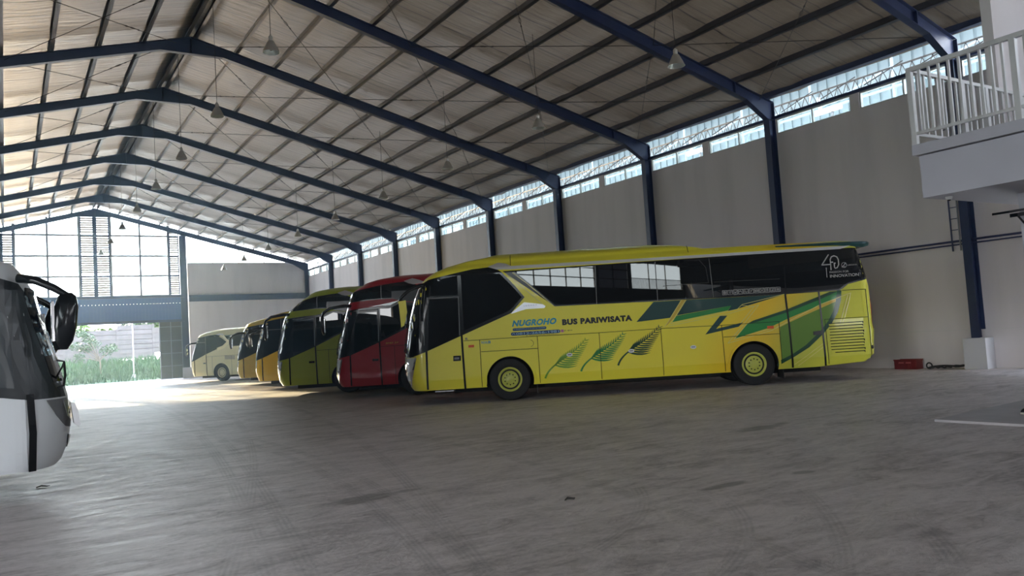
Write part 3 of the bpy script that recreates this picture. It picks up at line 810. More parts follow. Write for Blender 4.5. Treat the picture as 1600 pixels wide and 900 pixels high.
ZC = [0.45, 0.6, 0.75, 0.9, 1.05, 1.2, 1.35, 1.5, 1.7, 1.9, 2.1, 2.3, 2.5, 2.7, 2.85, 3.0, 3.1, 3.2, 3.26, 3.3, 3.34, 3.4]
class Bus:
    def __init__(s, name, label, loc, rot, shape, group='parked coaches'):
        s.t = thing(name, label, 'bus', loc, rot, group); s.sh = shape; s.rear_x = shape.r(1.0)
    def side(s, name, polys, m, off=0.004, th=0.012, sides=(-1,), cut=True, parent=None, label=None):
        if len(sides) > 1:
            os_ = [s.side(name, polys, m, off, th, (q,), cut, parent, label) for q in sides]
            return os_[0]
        if len(polys) > 1 and name in ('side_window',):
            return [s.side(name, [q], m, off, th, sides, cut, parent, label) for q in polys][0]
        mb = MB()
        for sd in sides:
            for poly in polys:
                front = min(p[0] for p in poly) < -1.0; back = max(p[0] for p in poly) > s.rear_x-0.8
                zt = max(p[1] for p in poly) > 3.2 or min(p[1] for p in poly) < 0.6
                xs = [x for x in XC if x < 0] if front else []
                if back: xs = xs+[s.rear_x-0.7+0.07*i for i in range(10)]
                conform(mb, poly, lambda a, b, o: s.sh.side(a, b, o, sd), off, th, xs if cut else (), ZC if cut and (front or back or zt) else ())
        o = mb.build(name, m, parent or s.t)
        if label: o['label'] = label
        return o
    def front(s, name, polys, m, off=0.004, th=0.012):
        mb = MB()
        for poly in polys: conform(mb, poly, s.sh.frontp, off, th, [-1.2+0.1*i for i in range(25)], ZC)
        return mb.build(name, m, s.t)
    def strip(s, name, lines, wd, m, off=0.007, sides=(-1,)):
        polys = []
        for ln in lines:
            for a, b in zip(ln, ln[1:]):
                a, b = Vector(a), Vector(b); d = (b-a).normalized(); q = Vector((-d.y, d.x))*wd/2; d = d*wd*0.25
                polys.append([tuple(a-q-d), tuple(b-q+d), tuple(b+q+d), tuple(a+q-d)])
        return s.side(name, polys, m, off, 0.006, sides)
    def text(s, name, body, x0, x1, z0, z1, m, off=0.009, shear=0.0, bold=0.0, slope=0.0, spacing=1.0):
        cu = bpy.data.curves.new(name, 'FONT'); cu.body = body; cu.offset = bold; cu.shear = shear; cu.space_character = spacing; cu.resolution_u = 3
        tmp = bpy.data.objects.new(name, cu); C.objects.link(tmp)
        dg = bpy.context.evaluated_depsgraph_get(); me = bpy.data.meshes.new_from_object(tmp.evaluated_get(dg))
        bpy.data.objects.remove(tmp); bpy.data.curves.remove(cu)
        xs = [v.co.x for v in me.vertices]; ys = [v.co.y for v in me.vertices]
        ax, bx, ay, by = min(xs), max(xs), min(ys), max(ys)
        for v in me.vertices:
            u = (v.co.x-ax)/(bx-ax); q = (v.co.y-ay)/(by-ay)
            v.co = s.sh.side(x0+(x1-x0)*u, z0+(z1-z0)*q+slope*u, off, -1)
        me.materials.clear(); me.materials.append(m)
        o = bpy.data.objects.new(name, me); C.objects.link(o); o.parent = s.t
        return o

def arc_pts(cx, cz, r, a0, a1, n=24): return [(cx+r*math.cos(a0+(a1-a0)*i/n), cz+r*math.sin(a0+(a1-a0)*i/n)) for i in range(n+1)]

def cut_arches(o, axles, zc=0.5, r=0.60, dark=DARK):
    """cut the wheel arches out of the body"""
    o.data.materials.append(dark)
    for ax in axles:
        for sd in (-1, 1):
            mb = MB(); mb.lathe([(r, 0.0), (r, 0.62)], 40, 'y', (ax, (sd*1.4 if sd < 0 else 0.78), zc))
            cut = mb.build('wheel_cut', dark, o.parent)
            md = o.modifiers.new('b', 'BOOLEAN'); md.operation = 'DIFFERENCE'; md.object = cut; md.solver = 'EXACT'
            dg = bpy.context.evaluated_depsgraph_get(); dg.update()
            me = bpy.data.meshes.new_from_object(o.evaluated_get(dg))
            o.modifiers.clear(); old = o.data; o.data = me; me.name = 'body'; bpy.data.meshes.remove(old)
            bpy.data.objects.remove(cut)
    me = o.data
    while len(me.materials) > 2: me.materials.pop()
    for p in me.polygons:
        c = p.center
        inside = any((c.x-ax)**2+(c.z-zc)**2 < (r+0.02)**2 for ax in axles) and abs(c.y) < 1.235
        p.material_index = 1 if (inside or (p.normal.z < -0.9 and c.z < 0.7)) else 0

def wheel(bus, x, sd, rimm, r=0.52, name='wheel'):
    y = sd*1.08; s = sd
    w_ = MB().lathe([(0.30, -0.14*s), (0.42, -0.15*s), (0.50, -0.13*s), (r, -0.10*s), (r, 0.10*s), (0.50, 0.135*s), (0.47, 0.145*s), (0.42, 0.15*s), (0.36, 0.145*s), (0.31, 0.13*s), (0.30, 0.11*s)], 56, 'y', (x, y, r))
    o = w_.build(name, RUBBER, bus.t); auto_smooth(o, 40)
    g = MB()
    for q in (0.455, 0.385): g.lathe([(q-0.004, 0.146*s), (q-0.004, 0.151*s), (q+0.004, 0.150*s), (q+0.004, 0.145*s)], 48, 'y', (x, y, r), False)
    g.build('sidewall_ring', RUBBER, o)
    rim = MB().lathe([(0.305, 0.10*s), (0.305, 0.145*s), (0.29, 0.150*s), (0.275, 0.145*s), (0.26, 0.115*s), (0.235, 0.10*s), (0.20, 0.115*s), (0.17, 0.135*s), (0.10, 0.14*s), (0.095, 0.165*s), (0.06, 0.175*s), (0.004, 0.178*s)], 48, 'y', (x, y, r))
    ro = rim.build('rim', rimm, o); auto_smooth(ro, 30)
    nuts = MB(); slots = MB()
    for k in range(10):
        a = 2*PI*(k+0.5)/10; cx, cz = x+0.135*math.cos(a), r+0.135*math.sin(a)
        nuts.lathe([(0.016, 0.13*s), (0.016, 0.155*s), (0.008, 0.165*s)], 6, 'y', (cx, y, cz))
    if bus.t.get('label', '').startswith('yellow') and sd == -1:
        nuts.bm.free()
        for k in range(10):
            a = 2*PI*(k+0.5)/10; MB().lathe([(0.016, 0.13*s), (0.016, 0.155*s), (0.008, 0.165*s)], 6, 'y', (x+0.135*math.cos(a), y, r+0.135*math.sin(a))).build('wheel_nut', DARK, o)
        nuts = None
    for k in range(12):
        a = 2*PI*k/12; d = 0.225; da = 0.085
        pts = [(x+q*math.cos(b), r+q*math.sin(b)) for q, b in ((d-0.011, a-da), (d-0.011, a+da), (d+0.013, a+da), (d+0.013, a-da))]
        slots.prism(pts, 'y', y+0.098*s, y+0.112*s)
    if nuts is not None: nuts.build('wheel_nuts', DARK, o)
    slots.build('rim_slots', DARK, o)
    if name == 'wheel' and x > 3:
        m2 = MB().lathe([(0.3, -0.14*s), (0.5, -0.13*s), (r, -0.1*s), (r, 0.1*s), (0.5, 0.13*s), (0.3, 0.14*s)], 40, 'y', (x, y-0.33*s, r)); auto_smooth(m2.build('wheel', RUBBER, bus.t), 40)

def mirror(bus, sd, pts, top, size, shellm, capm=None):
    """curved arm with a hanging mirror head"""
    a = [(p[0], sd*p[1], p[2]) for p in pts]
    arm = MB().tube(a, [0.055, 0.05, 0.045, 0.04, 0.035][:len(a)] + [0.035]*max(0, len(a)-5), 10); ao = arm.build('mirror_arm', BLACKP, bus.t, True)
    x, y, z = top; lx, ly, lz = size
    mb = MB(); rings = []
    prof = [(0.0, 0.35), (0.06, 0.75), (0.25, 1.0), (0.6, 1.0), (0.85, 0.8), (1.0, 0.4)]
    for u, k in prof:
        ring = []
        for i in range(16):
            b = 2*PI*i/16; cc, ss = math.cos(b), math.sin(b)
            ring.append(mb.bm.verts.new((x+lx*u*0.25+lx/2*k*math.copysign(abs(cc)**0.7, cc), sd*(y+ly/2*k*math.copysign(abs(ss)**0.7, ss)), z-lz*u)))
        rings.append(ring)
    for p, q in zip(rings, rings[1:]):
        for i in range(16): mb.bm.faces.new((p[i], p[(i+1) % 16], q[(i+1) % 16], q[i]))
    mb.bm.faces.new(rings[0]); mb.bm.faces.new(rings[-1][::-1])
    h = mb.build('mirror_housing', shellm, bus.t, True)
    gl = MB(); gl.box(x+lx*0.55, x+lx*0.60+0.02, sd*(y-ly*0.33), sd*(y+ly*0.33), z-lz*0.85, z-lz*0.15, 0.004); gl.build('mirror_glass', CHROME, h)
    if capm is not None:
        cp = MB(); cp.prism([(x-0.05, z-0.05), (x+0.13, z-0.03), (x+0.15, z-0.33), (x+0.06, z-0.66), (x-0.02, z-0.70), (x-0.03, z-0.40)], 'y', sd*(y+ly/2+0.0), sd*(y+ly/2+0.02)); cp.build('mirror_cover', capm, h)

W_STD = [(0.36, 1.215), (0.6, 1.25), (3.22, 1.25), (3.34, 1.225), (3.39, 1.18), (3.44, 1.10), (3.47, 1.07), (3.54, 1.04), (3.60, 0.98), (3.65, 0.86), (3.70, 0.66), (3.76, 0.35)]
LV = [0.36, 0.42, 0.6, 0.75, 0.9, 1.05, 1.2, 1.35, 1.5, 1.7, 1.9, 2.1, 2.3, 2.5, 2.7, 2.85, 3.0, 3.1, 3.2, 3.28, 3.34, 3.39, 3.44, 3.47, 3.50, 3.54, 3.58, 3.62, 3.66, 3.70, 3.74]
def dropped(W, dz): return [(z if z < 1 else z-dz, v) for z, v in W]

def paint(name, col, **k):
    m = mat(name, col, k.get('rough', 0.32), 0.0, coat=k.get('coat', 0.25)); m.node_tree.nodes['Principled BSDF'].inputs['Specular IOR Level'].default_value = 0.35
    return m
def gradient_paint(name):
    """yellow that turns golden, then olive green toward the rear of the coach"""
    m = paint(name, (0.7, 0.6, 0.05)); N = m.node_tree.nodes; L = m.node_tree.links; b = N['Principled BSDF']
    t = N.new('ShaderNodeTexCoord'); sp = N.new('ShaderNodeSeparateXYZ'); L.new(t.outputs['Object'], sp.inputs[0])
    # distance along a slanted axis: x + a bit of z
    v = math_node(N, 'ADD', sp.outputs[0], math_node(N, 'MULTIPLY', sp.outputs[2], -0.55, L), L)
    mr = N.new('ShaderNodeMapRange'); mr.inputs[1].default_value = 2.0; mr.inputs[2].default_value = 10.0; L.new(v, mr.inputs[0])
    r = N.new('ShaderNodeValToRGB'); L.new(mr.outputs[0], r.inputs[0]); e = r.color_ramp.elements
    cols = [(0.0, (0.86, 0.77, 0.055)), (0.28, (0.86, 0.72, 0.045)), (0.42, (0.86, 0.56, 0.015)), (0.50, (0.70, 0.52, 0.03)), (0.60, (0.50, 0.52, 0.06)), (0.72, (0.70, 0.68, 0.07)), (1.0, (0.72, 0.72, 0.07))]
    e[0].position, e[0].color = cols[0][0], (*cols[0][1], 1); e[1].position, e[1].color = cols[-1][0], (*cols[-1][1], 1)
    for p, c in cols[1:-1]: q = e.new(p); q.color = (*c, 1)
    L.new(r.outputs[0], b.inputs['Base Color'])
    return m

WB = 6.12
# ============ the near yellow coach
YEL = gradient_paint('coach_yellow_blend')
YRIM = paint('rim_yellow_green', (0.52, 0.55, 0.10), rough=0.35)
GREEN1 = paint('livery_dark_teal', (0.004, 0.05, 0.048)); GREEN2 = paint('livery_mid_green', (0.02, 0.24, 0.045)); GREEN3 = paint('livery_leaf_green', (0.16, 0.36, 0.03)); OLIVE = paint('livery_olive_green', (0.11, 0.23, 0.02)); GREEN4 = paint('livery_darkest_green', (0.006, 0.06, 0.025))
GOLD = paint('livery_gold', (0.62, 0.43, 0.05)); PALE = paint('livery_pale_gold', (0.72, 0.66, 0.22)); ORNG = paint('livery_amber', (0.62, 0.38, 0.015))
TXTB = paint('letter_black', (0.008, 0.008, 0.01)); TXTC = paint('letter_cyan', (0.01, 0.30, 0.48)); NAVY = paint('letter_navy', (0.005, 0.05, 0.16)); TXTW = paint('letter_pale_blue', (0.25, 0.45, 0.65)); TXTG = paint('letter_grey', (0.42, 0.42, 0.42), rough=0.5)
Y_ROOT = (11.295, 18.08, 0); ROT = -0.5905

fr = [(0.36, -2.50), (0.45, -2.57), (0.7, -2.66), (1.0, -2.69), (1.25, -2.68), (1.5, -2.64), (2.16, -2.52), (2.7, -2.36), (3.03, -2.20), (3.16, -2.10), (3.24, -2.00), (3.36, -1.78), (3.47, -1.50), (3.58, -1.05), (3.66, -0.55), (3.74, -0.30)]
rr = [(0.36, 8.0), (0.37, 8.9), (0.46, 9.16), (0.6, 9.26), (1.2, 9.31), (1.3, 9.28), (2.26, 9.27), (2.67, 9.20), (3.2, 9.05), (3.44, 9.0), (3.47, 8.7), (3.475, 5.35), (3.54, 5.20), (3.58, 5.0), (3.66, 4.6), (3.74, 4.0)]
sh = Shape(fr, rr, W_STD, LV)
B = Bus('coach_bus', 'yellow coach with green stripes and BUS PARIWISATA lettering, nearest of the row', Y_ROOT, ROT, sh)
ye = B
body = sh.body().build('body', YEL, B.t); cut_arches(body, (0.04, 6.12)); auto_smooth(body, 30)
for x in (0.04, 6.12):
    for sd in (-1, 1): wheel(B, x, sd, YRIM)
# under-chassis
m = MB(); m.box(-1.4, 7.9, -0.75, 0.75, 0.24, 0.40).box(-0.35, 0.45, -1.0, 1.0, 0.35, 0.5).box(5.7, 6.5, -0.8, 0.8, 0.35, 0.5).box(0.9, 5.3, -1.12, 1.12, 0.28, 0.37)
m.build('chassis', DARK, B.t)
# black cab glazing on the door side, with the arrow point behind the door
cab = [(-2.44, 1.20), (-2.03, 1.33), (-1.12, 1.68), (0.17, 2.17), (0.53, 2.55), (0.30, 2.86), (0.0, 3.21), (-0.10, 3.28), (-0.34, 3.36), (-0.74, 3.335), (-1.2, 3.26), (-1.87, 3.14), (-2.02, 3.08), (-2.22, 2.7), (-2.40, 2.16), (-2.55, 1.5), (-2.58, 1.25)]
B.side('cab_glazing', [cab], BLACKP, 0.004, sides=(-1, 1))
B.side('cab_side_window', [[(-1.04, 1.80), (0.15, 2.24), (0.46, 2.55), (0.24, 2.84), (-0.05, 3.17), (-0.36, 3.29), (-0.74, 3.27), (-1.04, 3.22)]], BLACKGL, 0.008, sides=(-1, 1))
B.side('door_transom_window', [[(-1.84, 2.72), (-1.14, 2.70), (-1.13, 3.20), (-1.80, 3.09)]], BLACKGL, 0.008, sides=(-1, 1))
# passenger door
B.side('passenger_door', [[(-1.99, 0.40), (-1.12, 0.37), (-1.15, 1.66), (-1.97, 1.34)]], YEL, 0.008, 0.012)
B.side('door_window', [[(-1.96, 1.37), (-1.15, 1.69), (-1.14, 2.62), (-1.87, 2.64)]], BLACKGL, 0.009, 0.012, label='dark glass of the passenger door')
B.strip('door_gap', [[(-1.09, 0.36), (-1.105, 1.66), (-1.10, 2.63)], [(-2.03, 0.40), (-2.01, 1.38), (-1.92, 2.66), (-1.86, 3.12)]], 0.05, BLACKP, 0.011)
B.strip('door_frame', [[(-1.88, 2.665), (-1.12, 2.66)], [(-1.135, 2.64), (-1.15, 1.7)]], 0.018, MULL, 0.013)
B.side('door_handle', [[(-1.35, 1.06), (-1.16, 1.06), (-1.155, 1.19), (-1.345, 1.19)]], BLACKP, 0.016, 0.012)
B.side('handle_grip', [[(-1.32, 1.10), (-1.2, 1.10), (-1.2, 1.15), (-1.32, 1.15)]], MULL, 0.022, 0.008)
st = MB(); st.box(-1.85, -1.38, -1.24, -0.9, 0.315, 0.335); st.build('door_step', SILVER, B.t)
# side window band and its panes
band = [(0.02, 3.235), (0.25, 3.21), (0.59, 2.93), (1.27, 2.27), (3.7, 2.235), (7.06, 2.205), (8.35, 2.215), (8.44, 2.26), (8.58, 2.36), (9.22, 2.49), (9.215, 2.6), (9.06, 3.2), (9.02, 3.26), (3.5, 3.25)]
B.side('window_band', [band], BLACKP, 0.004, sides=(-1, 1))
panes = [[(0.32, 3.205), (0.64, 2.92), (1.29, 2.30), (2.31, 2.285), (2.335, 3.215)], [(2.36, 3.215), (2.335, 2.285), (3.835, 2.27), (3.835, 3.215)], [(3.86, 3.215), (3.86, 2.27), (5.22, 2.255), (5.18, 3.215)], [(5.21, 3.215), (5.25, 2.255), (7.02, 2.24), (7.03, 3.21)]]
for p in panes: B.side('side_window', [p], BLACKGL, 0.008, sides=(-1,))
B.side('side_window', panes, BLACKGL, 0.008, sides=(1,))
B.side('rear_side_window', [[(7.06, 3.21), (7.05, 2.24), (8.33, 2.25), (8.56, 2.39), (9.14, 2.52), (9.0, 3.20)]], BLACKGL, 0.008, sides=(-1, 1))
B.strip('window_seal', [[(2.35, 3.22), (2.325, 2.27)], [(3.847, 3.22), (3.847, 2.26)], [(5.195, 3.22), (5.235, 2.25)]], 0.014, MULL, 0.010)
B.strip('emergency_frame', [[(4.95, 3.2), (5.1, 3.0), (5.14, 2.62), (4.0, 2.60)], [(5.28, 2.62), (6.9, 2.60)]], 0.012, mat('frame_dark_grey', (0.03, 0.03, 0.032), 0.4), 0.0105)  # thin dark grey frame lines across the panes
# silver eaves trim and fins
B.side('eaves_trim', [[(0.20, 3.27), (3.8, 3.262), (8.46, 3.245), (8.72, 3.315), (3.8, 3.33), (0.22, 3.35)]], SILVER, 0.014, 0.02, sides=(-1, 1))
B.side('trim_fin', [[(-0.34, 3.365), (-0.09, 3.46), (0.10, 3.42), (0.24, 3.345), (0.24, 3.265), (-0.12, 3.285)]], SILVER, 0.02, 0.02, sides=(-1, 1), label='silver fin above the cab glass')
B.side('name_badge', [[(0.16, 2.165), (0.51, 2.42), (0.80, 2.375), (0.98, 2.34), (1.04, 2.29), (1.01, 2.245), (0.55, 2.245), (0.30, 2.185), (0.19, 2.155)]], SILVER, 0.02, 0.02, label='silver badge reading LEGACY')
B.text('badge_lettering', 'LEGACY', 0.50, 0.83, 2.315, 2.345, MULL, 0.022, spacing=1.4, slope=0.005)
B.strip('pillar_stripe', [[(0.12, 3.15), (0.50, 2.80), (0.98, 2.33)], [(0.27, 3.18), (0.60, 2.90), (1.24, 2.29)]], 0.016, PALE, 0.012)  # pale gold stripes along both edges of the pillar
# body panel gaps
B.strip('panel_gap', [[(-1.06, 1.55), (0.8, 1.555), (2.33, 1.54), (3.87, 1.55), (5.38, 1.535), (6.81, 1.54)], [(-0.66, 1.55), (-0.665, 0.38)], [(0.785, 1.55), (0.79, 0.39)], [(2.33, 1.54), (2.33, 0.39)], [(3.87, 1.55), (3.87, 0.39)], [(5.38, 1.535), (5.40, 0.39)], [(-0.64, 1.25), (0.78, 1.25)], [(5.41, 1.24), (6.79, 1.24)], [(6.8, 1.54), (6.8, 0.55)],
                      [(8.42, 2.215), (9.0, 2.205), (9.01, 1.52)], [(7.93, 1.52), (9.01, 1.52), (9.02, 0.50)], [(7.93, 1.52), (7.95, 0.42)]], 0.012, DARK, 0.009)
B.strip('rear_door_gap', [[(7.01, 2.205), (7.045, 1.4), (7.06, 0.39)], [(7.84, 2.21), (7.87, 0.39)]], 0.045, BLACKP, 0.011)
for a, b in ((0.80, 2.32), (2.34, 3.86), (3.88, 5.37)):
    B.side('luggage_door', [[(a+0.006, 0.385), (b-0.006, 0.385), (b-0.006, 1.53), (a+0.006, 1.53)]], YEL, 0.005, 0.01)
B.side('rear_door', [[(7.085, 0.40), (7.84, 0.39), (7.815, 2.19), (7.04, 2.19)]], YEL, 0.005, 0.01)
B.side('engine_door', [[(7.97, 0.44), (8.75, 0.46), (9.0, 0.50), (8.99, 1.50), (7.96, 1.50)]], YEL, 0.005, 0.01)
B.side('fuel_flap', [arc_pts(0.60, 1.385, 0.078, 0, 2*PI, 28)[:-1]], YEL, 0.009, 0.008)
g = MB(); conform(g, arc_pts(0.60, 1.385, 0.086, -1.4, 1.4, 16)+arc_pts(0.60, 1.385, 0.077, 1.4, -1.4, 16), lambda a, b, o: sh.side(a, b, o), 0.007, 0.004); g.build('flap_edge', DARK, B.t)
# arch lips
for x0, zc in ((0.06, 0.49), (6.12, 0.49)):
    lip = arc_pts(x0, zc, 0.655, PI+0.1, -0.12, 40)+arc_pts(x0, zc, 0.605, -0.12, PI+0.1, 40)
    B.side('wheel_arch_lip', [lip], YEL, 0.02, 0.02, sides=(-1, 1), cut=False)
# livery: blocks
B.side('livery_stripe', [[(3.28, 1.75), (3.74, 2.225), (4.42, 2.222), (4.12, 1.80)]], GREEN1, 0.0075, 0.003, label='dark teal block under the windows')
B.side('livery_stripe', [[(4.29, 1.85), (4.56, 2.222), (7.0, 2.205), (6.2, 2.09), (5.93, 2.02), (5.80, 1.92), (5.56, 1.875), (5.66, 2.01)]], GREEN1, 0.0075, 0.003, label='long dark teal block under the windows')
B.side('livery_stripe', [[(4.17, 1.69), (4.28, 1.84), (5.66, 2.01), (5.57, 1.895)]], GREEN2, 0.0075, 0.003, label='mid green wedge')
B.side('livery_stripe', [[(4.44, 2.222), (4.53, 2.222), (4.22, 1.80), (4.07, 1.655), (4.0, 1.60), (4.14, 1.80)]], GOLD, 0.0075, 0.003, label='gold slanting stripe')
B.strip('livery_outline', [[(4.54, 2.222), (4.13, 1.655), (5.60, 1.88), (5.80, 1.91), (5.93, 2.02), (7.0, 2.21)], [(4.07, 1.60), (5.62, 1.82), (6.34, 1.985)], [(4.43, 2.22), (4.05, 1.68), (3.96, 1.58)], [(6.34, 1.985), (5.90, 1.50), (5.50, 1.08), (6.6, 1.33), (7.86, 1.90), (8.63, 2.14), (8.45, 1.62), (8.22, 1.05)], [(5.92, 2.0), (6.22, 1.95), (5.86, 1.56)], [(6.10, 1.62), (5.66, 1.17), (6.6, 1.38)], [(8.55, 2.09), (8.30, 1.40)], [(7.10, 0.45), (7.85, 0.93)], [(7.2, 0.42), (7.85, 0.85)]], 0.014, PALE, 0.0085)
B.side('livery_stripe', [[(5.36, 1.77), (5.54, 1.765), (5.24, 1.455), (5.92, 1.575), (5.80, 1.475), (4.96, 1.33)]], GREEN1, 0.0078, 0.003, label='dark teal arrow shape')
B.side('livery_stripe', [[(6.02, 1.53), (6.16, 1.60), (7.03, 1.83), (7.82, 2.08), (8.12, 2.20), (8.32, 2.20), (7.82, 2.01), (7.03, 1.755), (6.2, 1.55)]], GREEN4, 0.0079, 0.003, label='dark green rising stripe')
B.side('livery_stripe', [[(5.70, 1.19), (6.02, 1.53), (7.03, 1.755), (7.82, 2.01), (8.28, 2.185), (8.27, 2.03), (7.82, 1.87), (7.03, 1.60), (6.55, 1.40)]], GREEN2, 0.0077, 0.003, label='mid green rising stripe')
B.side('livery_stripe', [[(6.82, 1.40), (7.03, 1.49), (7.82, 1.80), (8.24, 1.96), (8.18, 1.70), (8.0, 1.42), (7.82, 1.22), (7.4, 0.88), (6.80, 0.58), (6.79, 1.1)]], OLIVE, 0.0076, 0.003, label='olive green curved field')
B.side('livery_stripe', [[(7.03, 1.50), (7.03, 1.60), (7.82, 1.87), (8.30, 2.04), (8.27, 1.96), (7.82, 1.79)]], GOLD, 0.0079, 0.003, label='thin gold rising stripe')
cv = [(8.29, 2.215), (8.40, 2.215), (8.37, 1.97), (8.27, 1.68), (8.10, 1.42), (7.88, 1.18), (7.50, 0.86), (7.1, 0.64), (6.68, 0.44), (6.71, 0.56), (7.08, 0.72), (7.42, 0.92), (7.80, 1.24), (8.0, 1.46), (8.15, 1.70), (8.24, 1.95)]
B.side('livery_stripe', [cv], GREEN4, 0.0082, 0.003, label='dark green sweeping curve')
# ferns
def fern(x0, z0, x1, z1, m, nm='fern_decal'):
    P0 = Vector((x0, z0)); P3 = Vector((x1, z1)); D = P3-P0
    P1 = P0+Vector((0.12*D.x, 0.42*D.y)); P2 = P0+Vector((0.68*D.x, 0.52*D.y))
    def bz(t): return P0*(1-t)**3+P1*3*t*(1-t)**2+P2*3*t*t*(1-t)+P3*t**3
    polys = []; pts = [bz(i/24) for i in range(25)]
    for i, (a, b) in enumerate(zip(pts, pts[1:])):
        d = (b-a).normalized(); q = Vector((-d.y, d.x)); wa = 0.020*(1-i/24)+0.004; wb = 0.020*(1-(i+1)/24)+0.004
        polys.append([tuple(a-q*wa), tuple(b-q*wb), tuple(b+q*wb), tuple(a+q*wa)])
    def leaf(o, ang, ln, bend, wd):
        n = 5; L_, R_ = [], []
        p = o.copy(); a = ang
        for i in range(n+1):
            u = i/n; d = Vector((math.cos(a), math.sin(a))); q = Vector((-d.y, d.x))*wd*math.sin(PI*min(1, 0.18+u*0.80))
            L_.append(tuple(p+q)); R_.append(tuple(p-q)); p = p+d*ln/n; a += bend/n
        for i in range(n): polys.append([R_[i], R_[i+1], L_[i+1], L_[i]])
    for i in range(13):
        t = 0.34+0.63*i/12; o = bz(t); k = (1-t)/0.66
        leaf(o, -0.35+0.30*(1-k), 0.10+0.46*k, 0.65, 0.009+0.016*k)
        leaf(o, 0.75+0.45*(1-k), 0.07+0.20*k, 0.45, 0.008+0.014*k)
    return B.side(nm, polys, m, 0.0083, 0.002, cut=False)
fern(0.92, 0.49, 1.99, 1.41, GREEN3)['label'] = 'pale leaf green fern'
fern(1.82, 0.61, 2.93, 1.50, GREEN2)['label'] = 'mid green fern'
fern(2.75, 0.70, 3.84, 1.62, GREEN4)['label'] = 'dark green fern'
for cx in (1.56, 3.10, 4.64):
    o = B.side('luggage_lock', [[(cx+0.075*math.cos(a), 1.04+0.045*math.sin(a)) for a in [2*PI*i/20 for i in range(20)]]], SILVER, 0.018, 0.012, cut=False)
    B.side('lock_slot', [[(cx-0.045, 1.03), (cx+0.045, 1.03), (cx+0.045, 1.055), (cx-0.045, 1.055)]], MULL, 0.021, 0.004, cut=False, parent=o)
# lettering
B.text('company_lettering', 'NUGROHO', 0.17, 1.29, 1.825, 1.985, TXTC, 0.0095, shear=0.3, bold=0.045, spacing=1.08)
B.text('lettering', 'BUS PARIWISATA', 1.43, 3.18, 1.785, 1.935, TXTB, 0.0095, bold=0.065, spacing=1.12)
def pill(x0, x1, z0, z1): 
    r = (z1-z0)/2; return arc_pts(x0+r, (z0+z1)/2, r, PI/2, 1.5*PI, 8)+arc_pts(x1-r, (z0+z1)/2, r, -PI/2, PI/2, 8)
B.side('phone_strip', [pill(0.18, 1.03, 1.715, 1.785)], NAVY, 0.0088, 0.004)
B.text('small_lettering', 'T. NUGROHO JAYA & LINTAS MANDIRI', 0.21, 1.0, 1.732, 1.768, TXTW, 0.0105)
B.side('phone_strip', [pill(0.13, 1.37, 1.60, 1.685)], NAVY, 0.0088, 0.004)
B.text('phone_number', '0812-2656-1981', 0.26, 1.34, 1.612, 1.672, TXTW, 0.0105, bold=0.02)
B.strip('phone_symbol', [[(0.165, 1.63), (0.185, 1.655), (0.215, 1.655), (0.235, 1.625)]], 0.014, TXTW, 0.0105)
B.text('small_lettering', 'JL. NUSANTARA BLORA KM 2,1', 0.51, 1.29, 1.565, 1.595, TXTB, 0.0095)
B.side('photo_app_symbol', [[(1.385, 1.61), (1.455, 1.61), (1.455, 1.68), (1.385, 1.68)]], paint('pink', (0.55, 0.18, 0.35)), 0.0088, 0.004)
B.text('small_lettering', 'pt. ngroo', 1.47, 1.67, 1.625, 1.665, TXTB, 0.0095)
B.text('fleet_number', 'N1A.08', -0.62, -0.39, 1.445, 1.515, TXTC, 0.0095, bold=0.02)
B.side('side_marker_light', [[(-0.95, 1.375), (-0.81, 1.375), (-0.81, 1.435), (-0.95, 1.435)]], ORANGEL, 0.014, 0.01)
B.side('side_marker_light', [[(6.50, 1.375), (6.66, 1.375), (6.66, 1.445), (6.50, 1.445)]], ORANGEL, 0.014, 0.01)
B.strip('maker_emblem', [[(-1.02, 1.62), (-0.96, 1.585), (-1.02, 1.585), (-0.98, 1.63)]], 0.014, MULL, 0.0095)
B.strip('anniversary_logo', [[(8.155, 3.12), (7.975, 2.875), (8.19, 2.875)], [(8.19, 2.90), (8.19, 3.0), (8.225, 3.065), (8.29, 3.085), (8.36, 3.055), (8.39, 2.98), (8.39, 2.86), (8.35, 2.79), (8.30, 2.77), (8.28, 2.80), (8.28, 2.90), (8.31, 2.90)], [(8.19, 2.93), (8.25, 2.93)], [(8.19, 2.88), (8.19, 2.74)]], 0.026, TXTG, 0.0115)
B.strip('anniversary_logo_line', [[(8.075, 2.80), (8.075, 2.56)]], 0.014, TXTG, 0.0115)
ring = arc_pts(8.52, 2.84, 0.062, 0, 2*PI, 20)
B.strip('maker_logo', [ring, [(8.55, 2.885), (8.50, 2.81), (8.54, 2.80)], [(8.46, 2.79), (8.57, 2.89)]], 0.012, TXTG, 0.0115)
B.text('maker_lettering', 'LAKSANA', 8.60, 8.84, 2.815, 2.85, TXTG, 0.0115, bold=0.01)
B.text('slogan_lettering', 'PASSION FOR', 8.15, 8.62, 2.655, 2.705, TXTG, 0.0115)
B.text('slogan_lettering', 'INNOVATION', 8.15, 8.86, 2.545, 2.62, TXTG, 0.0115, bold=0.012)
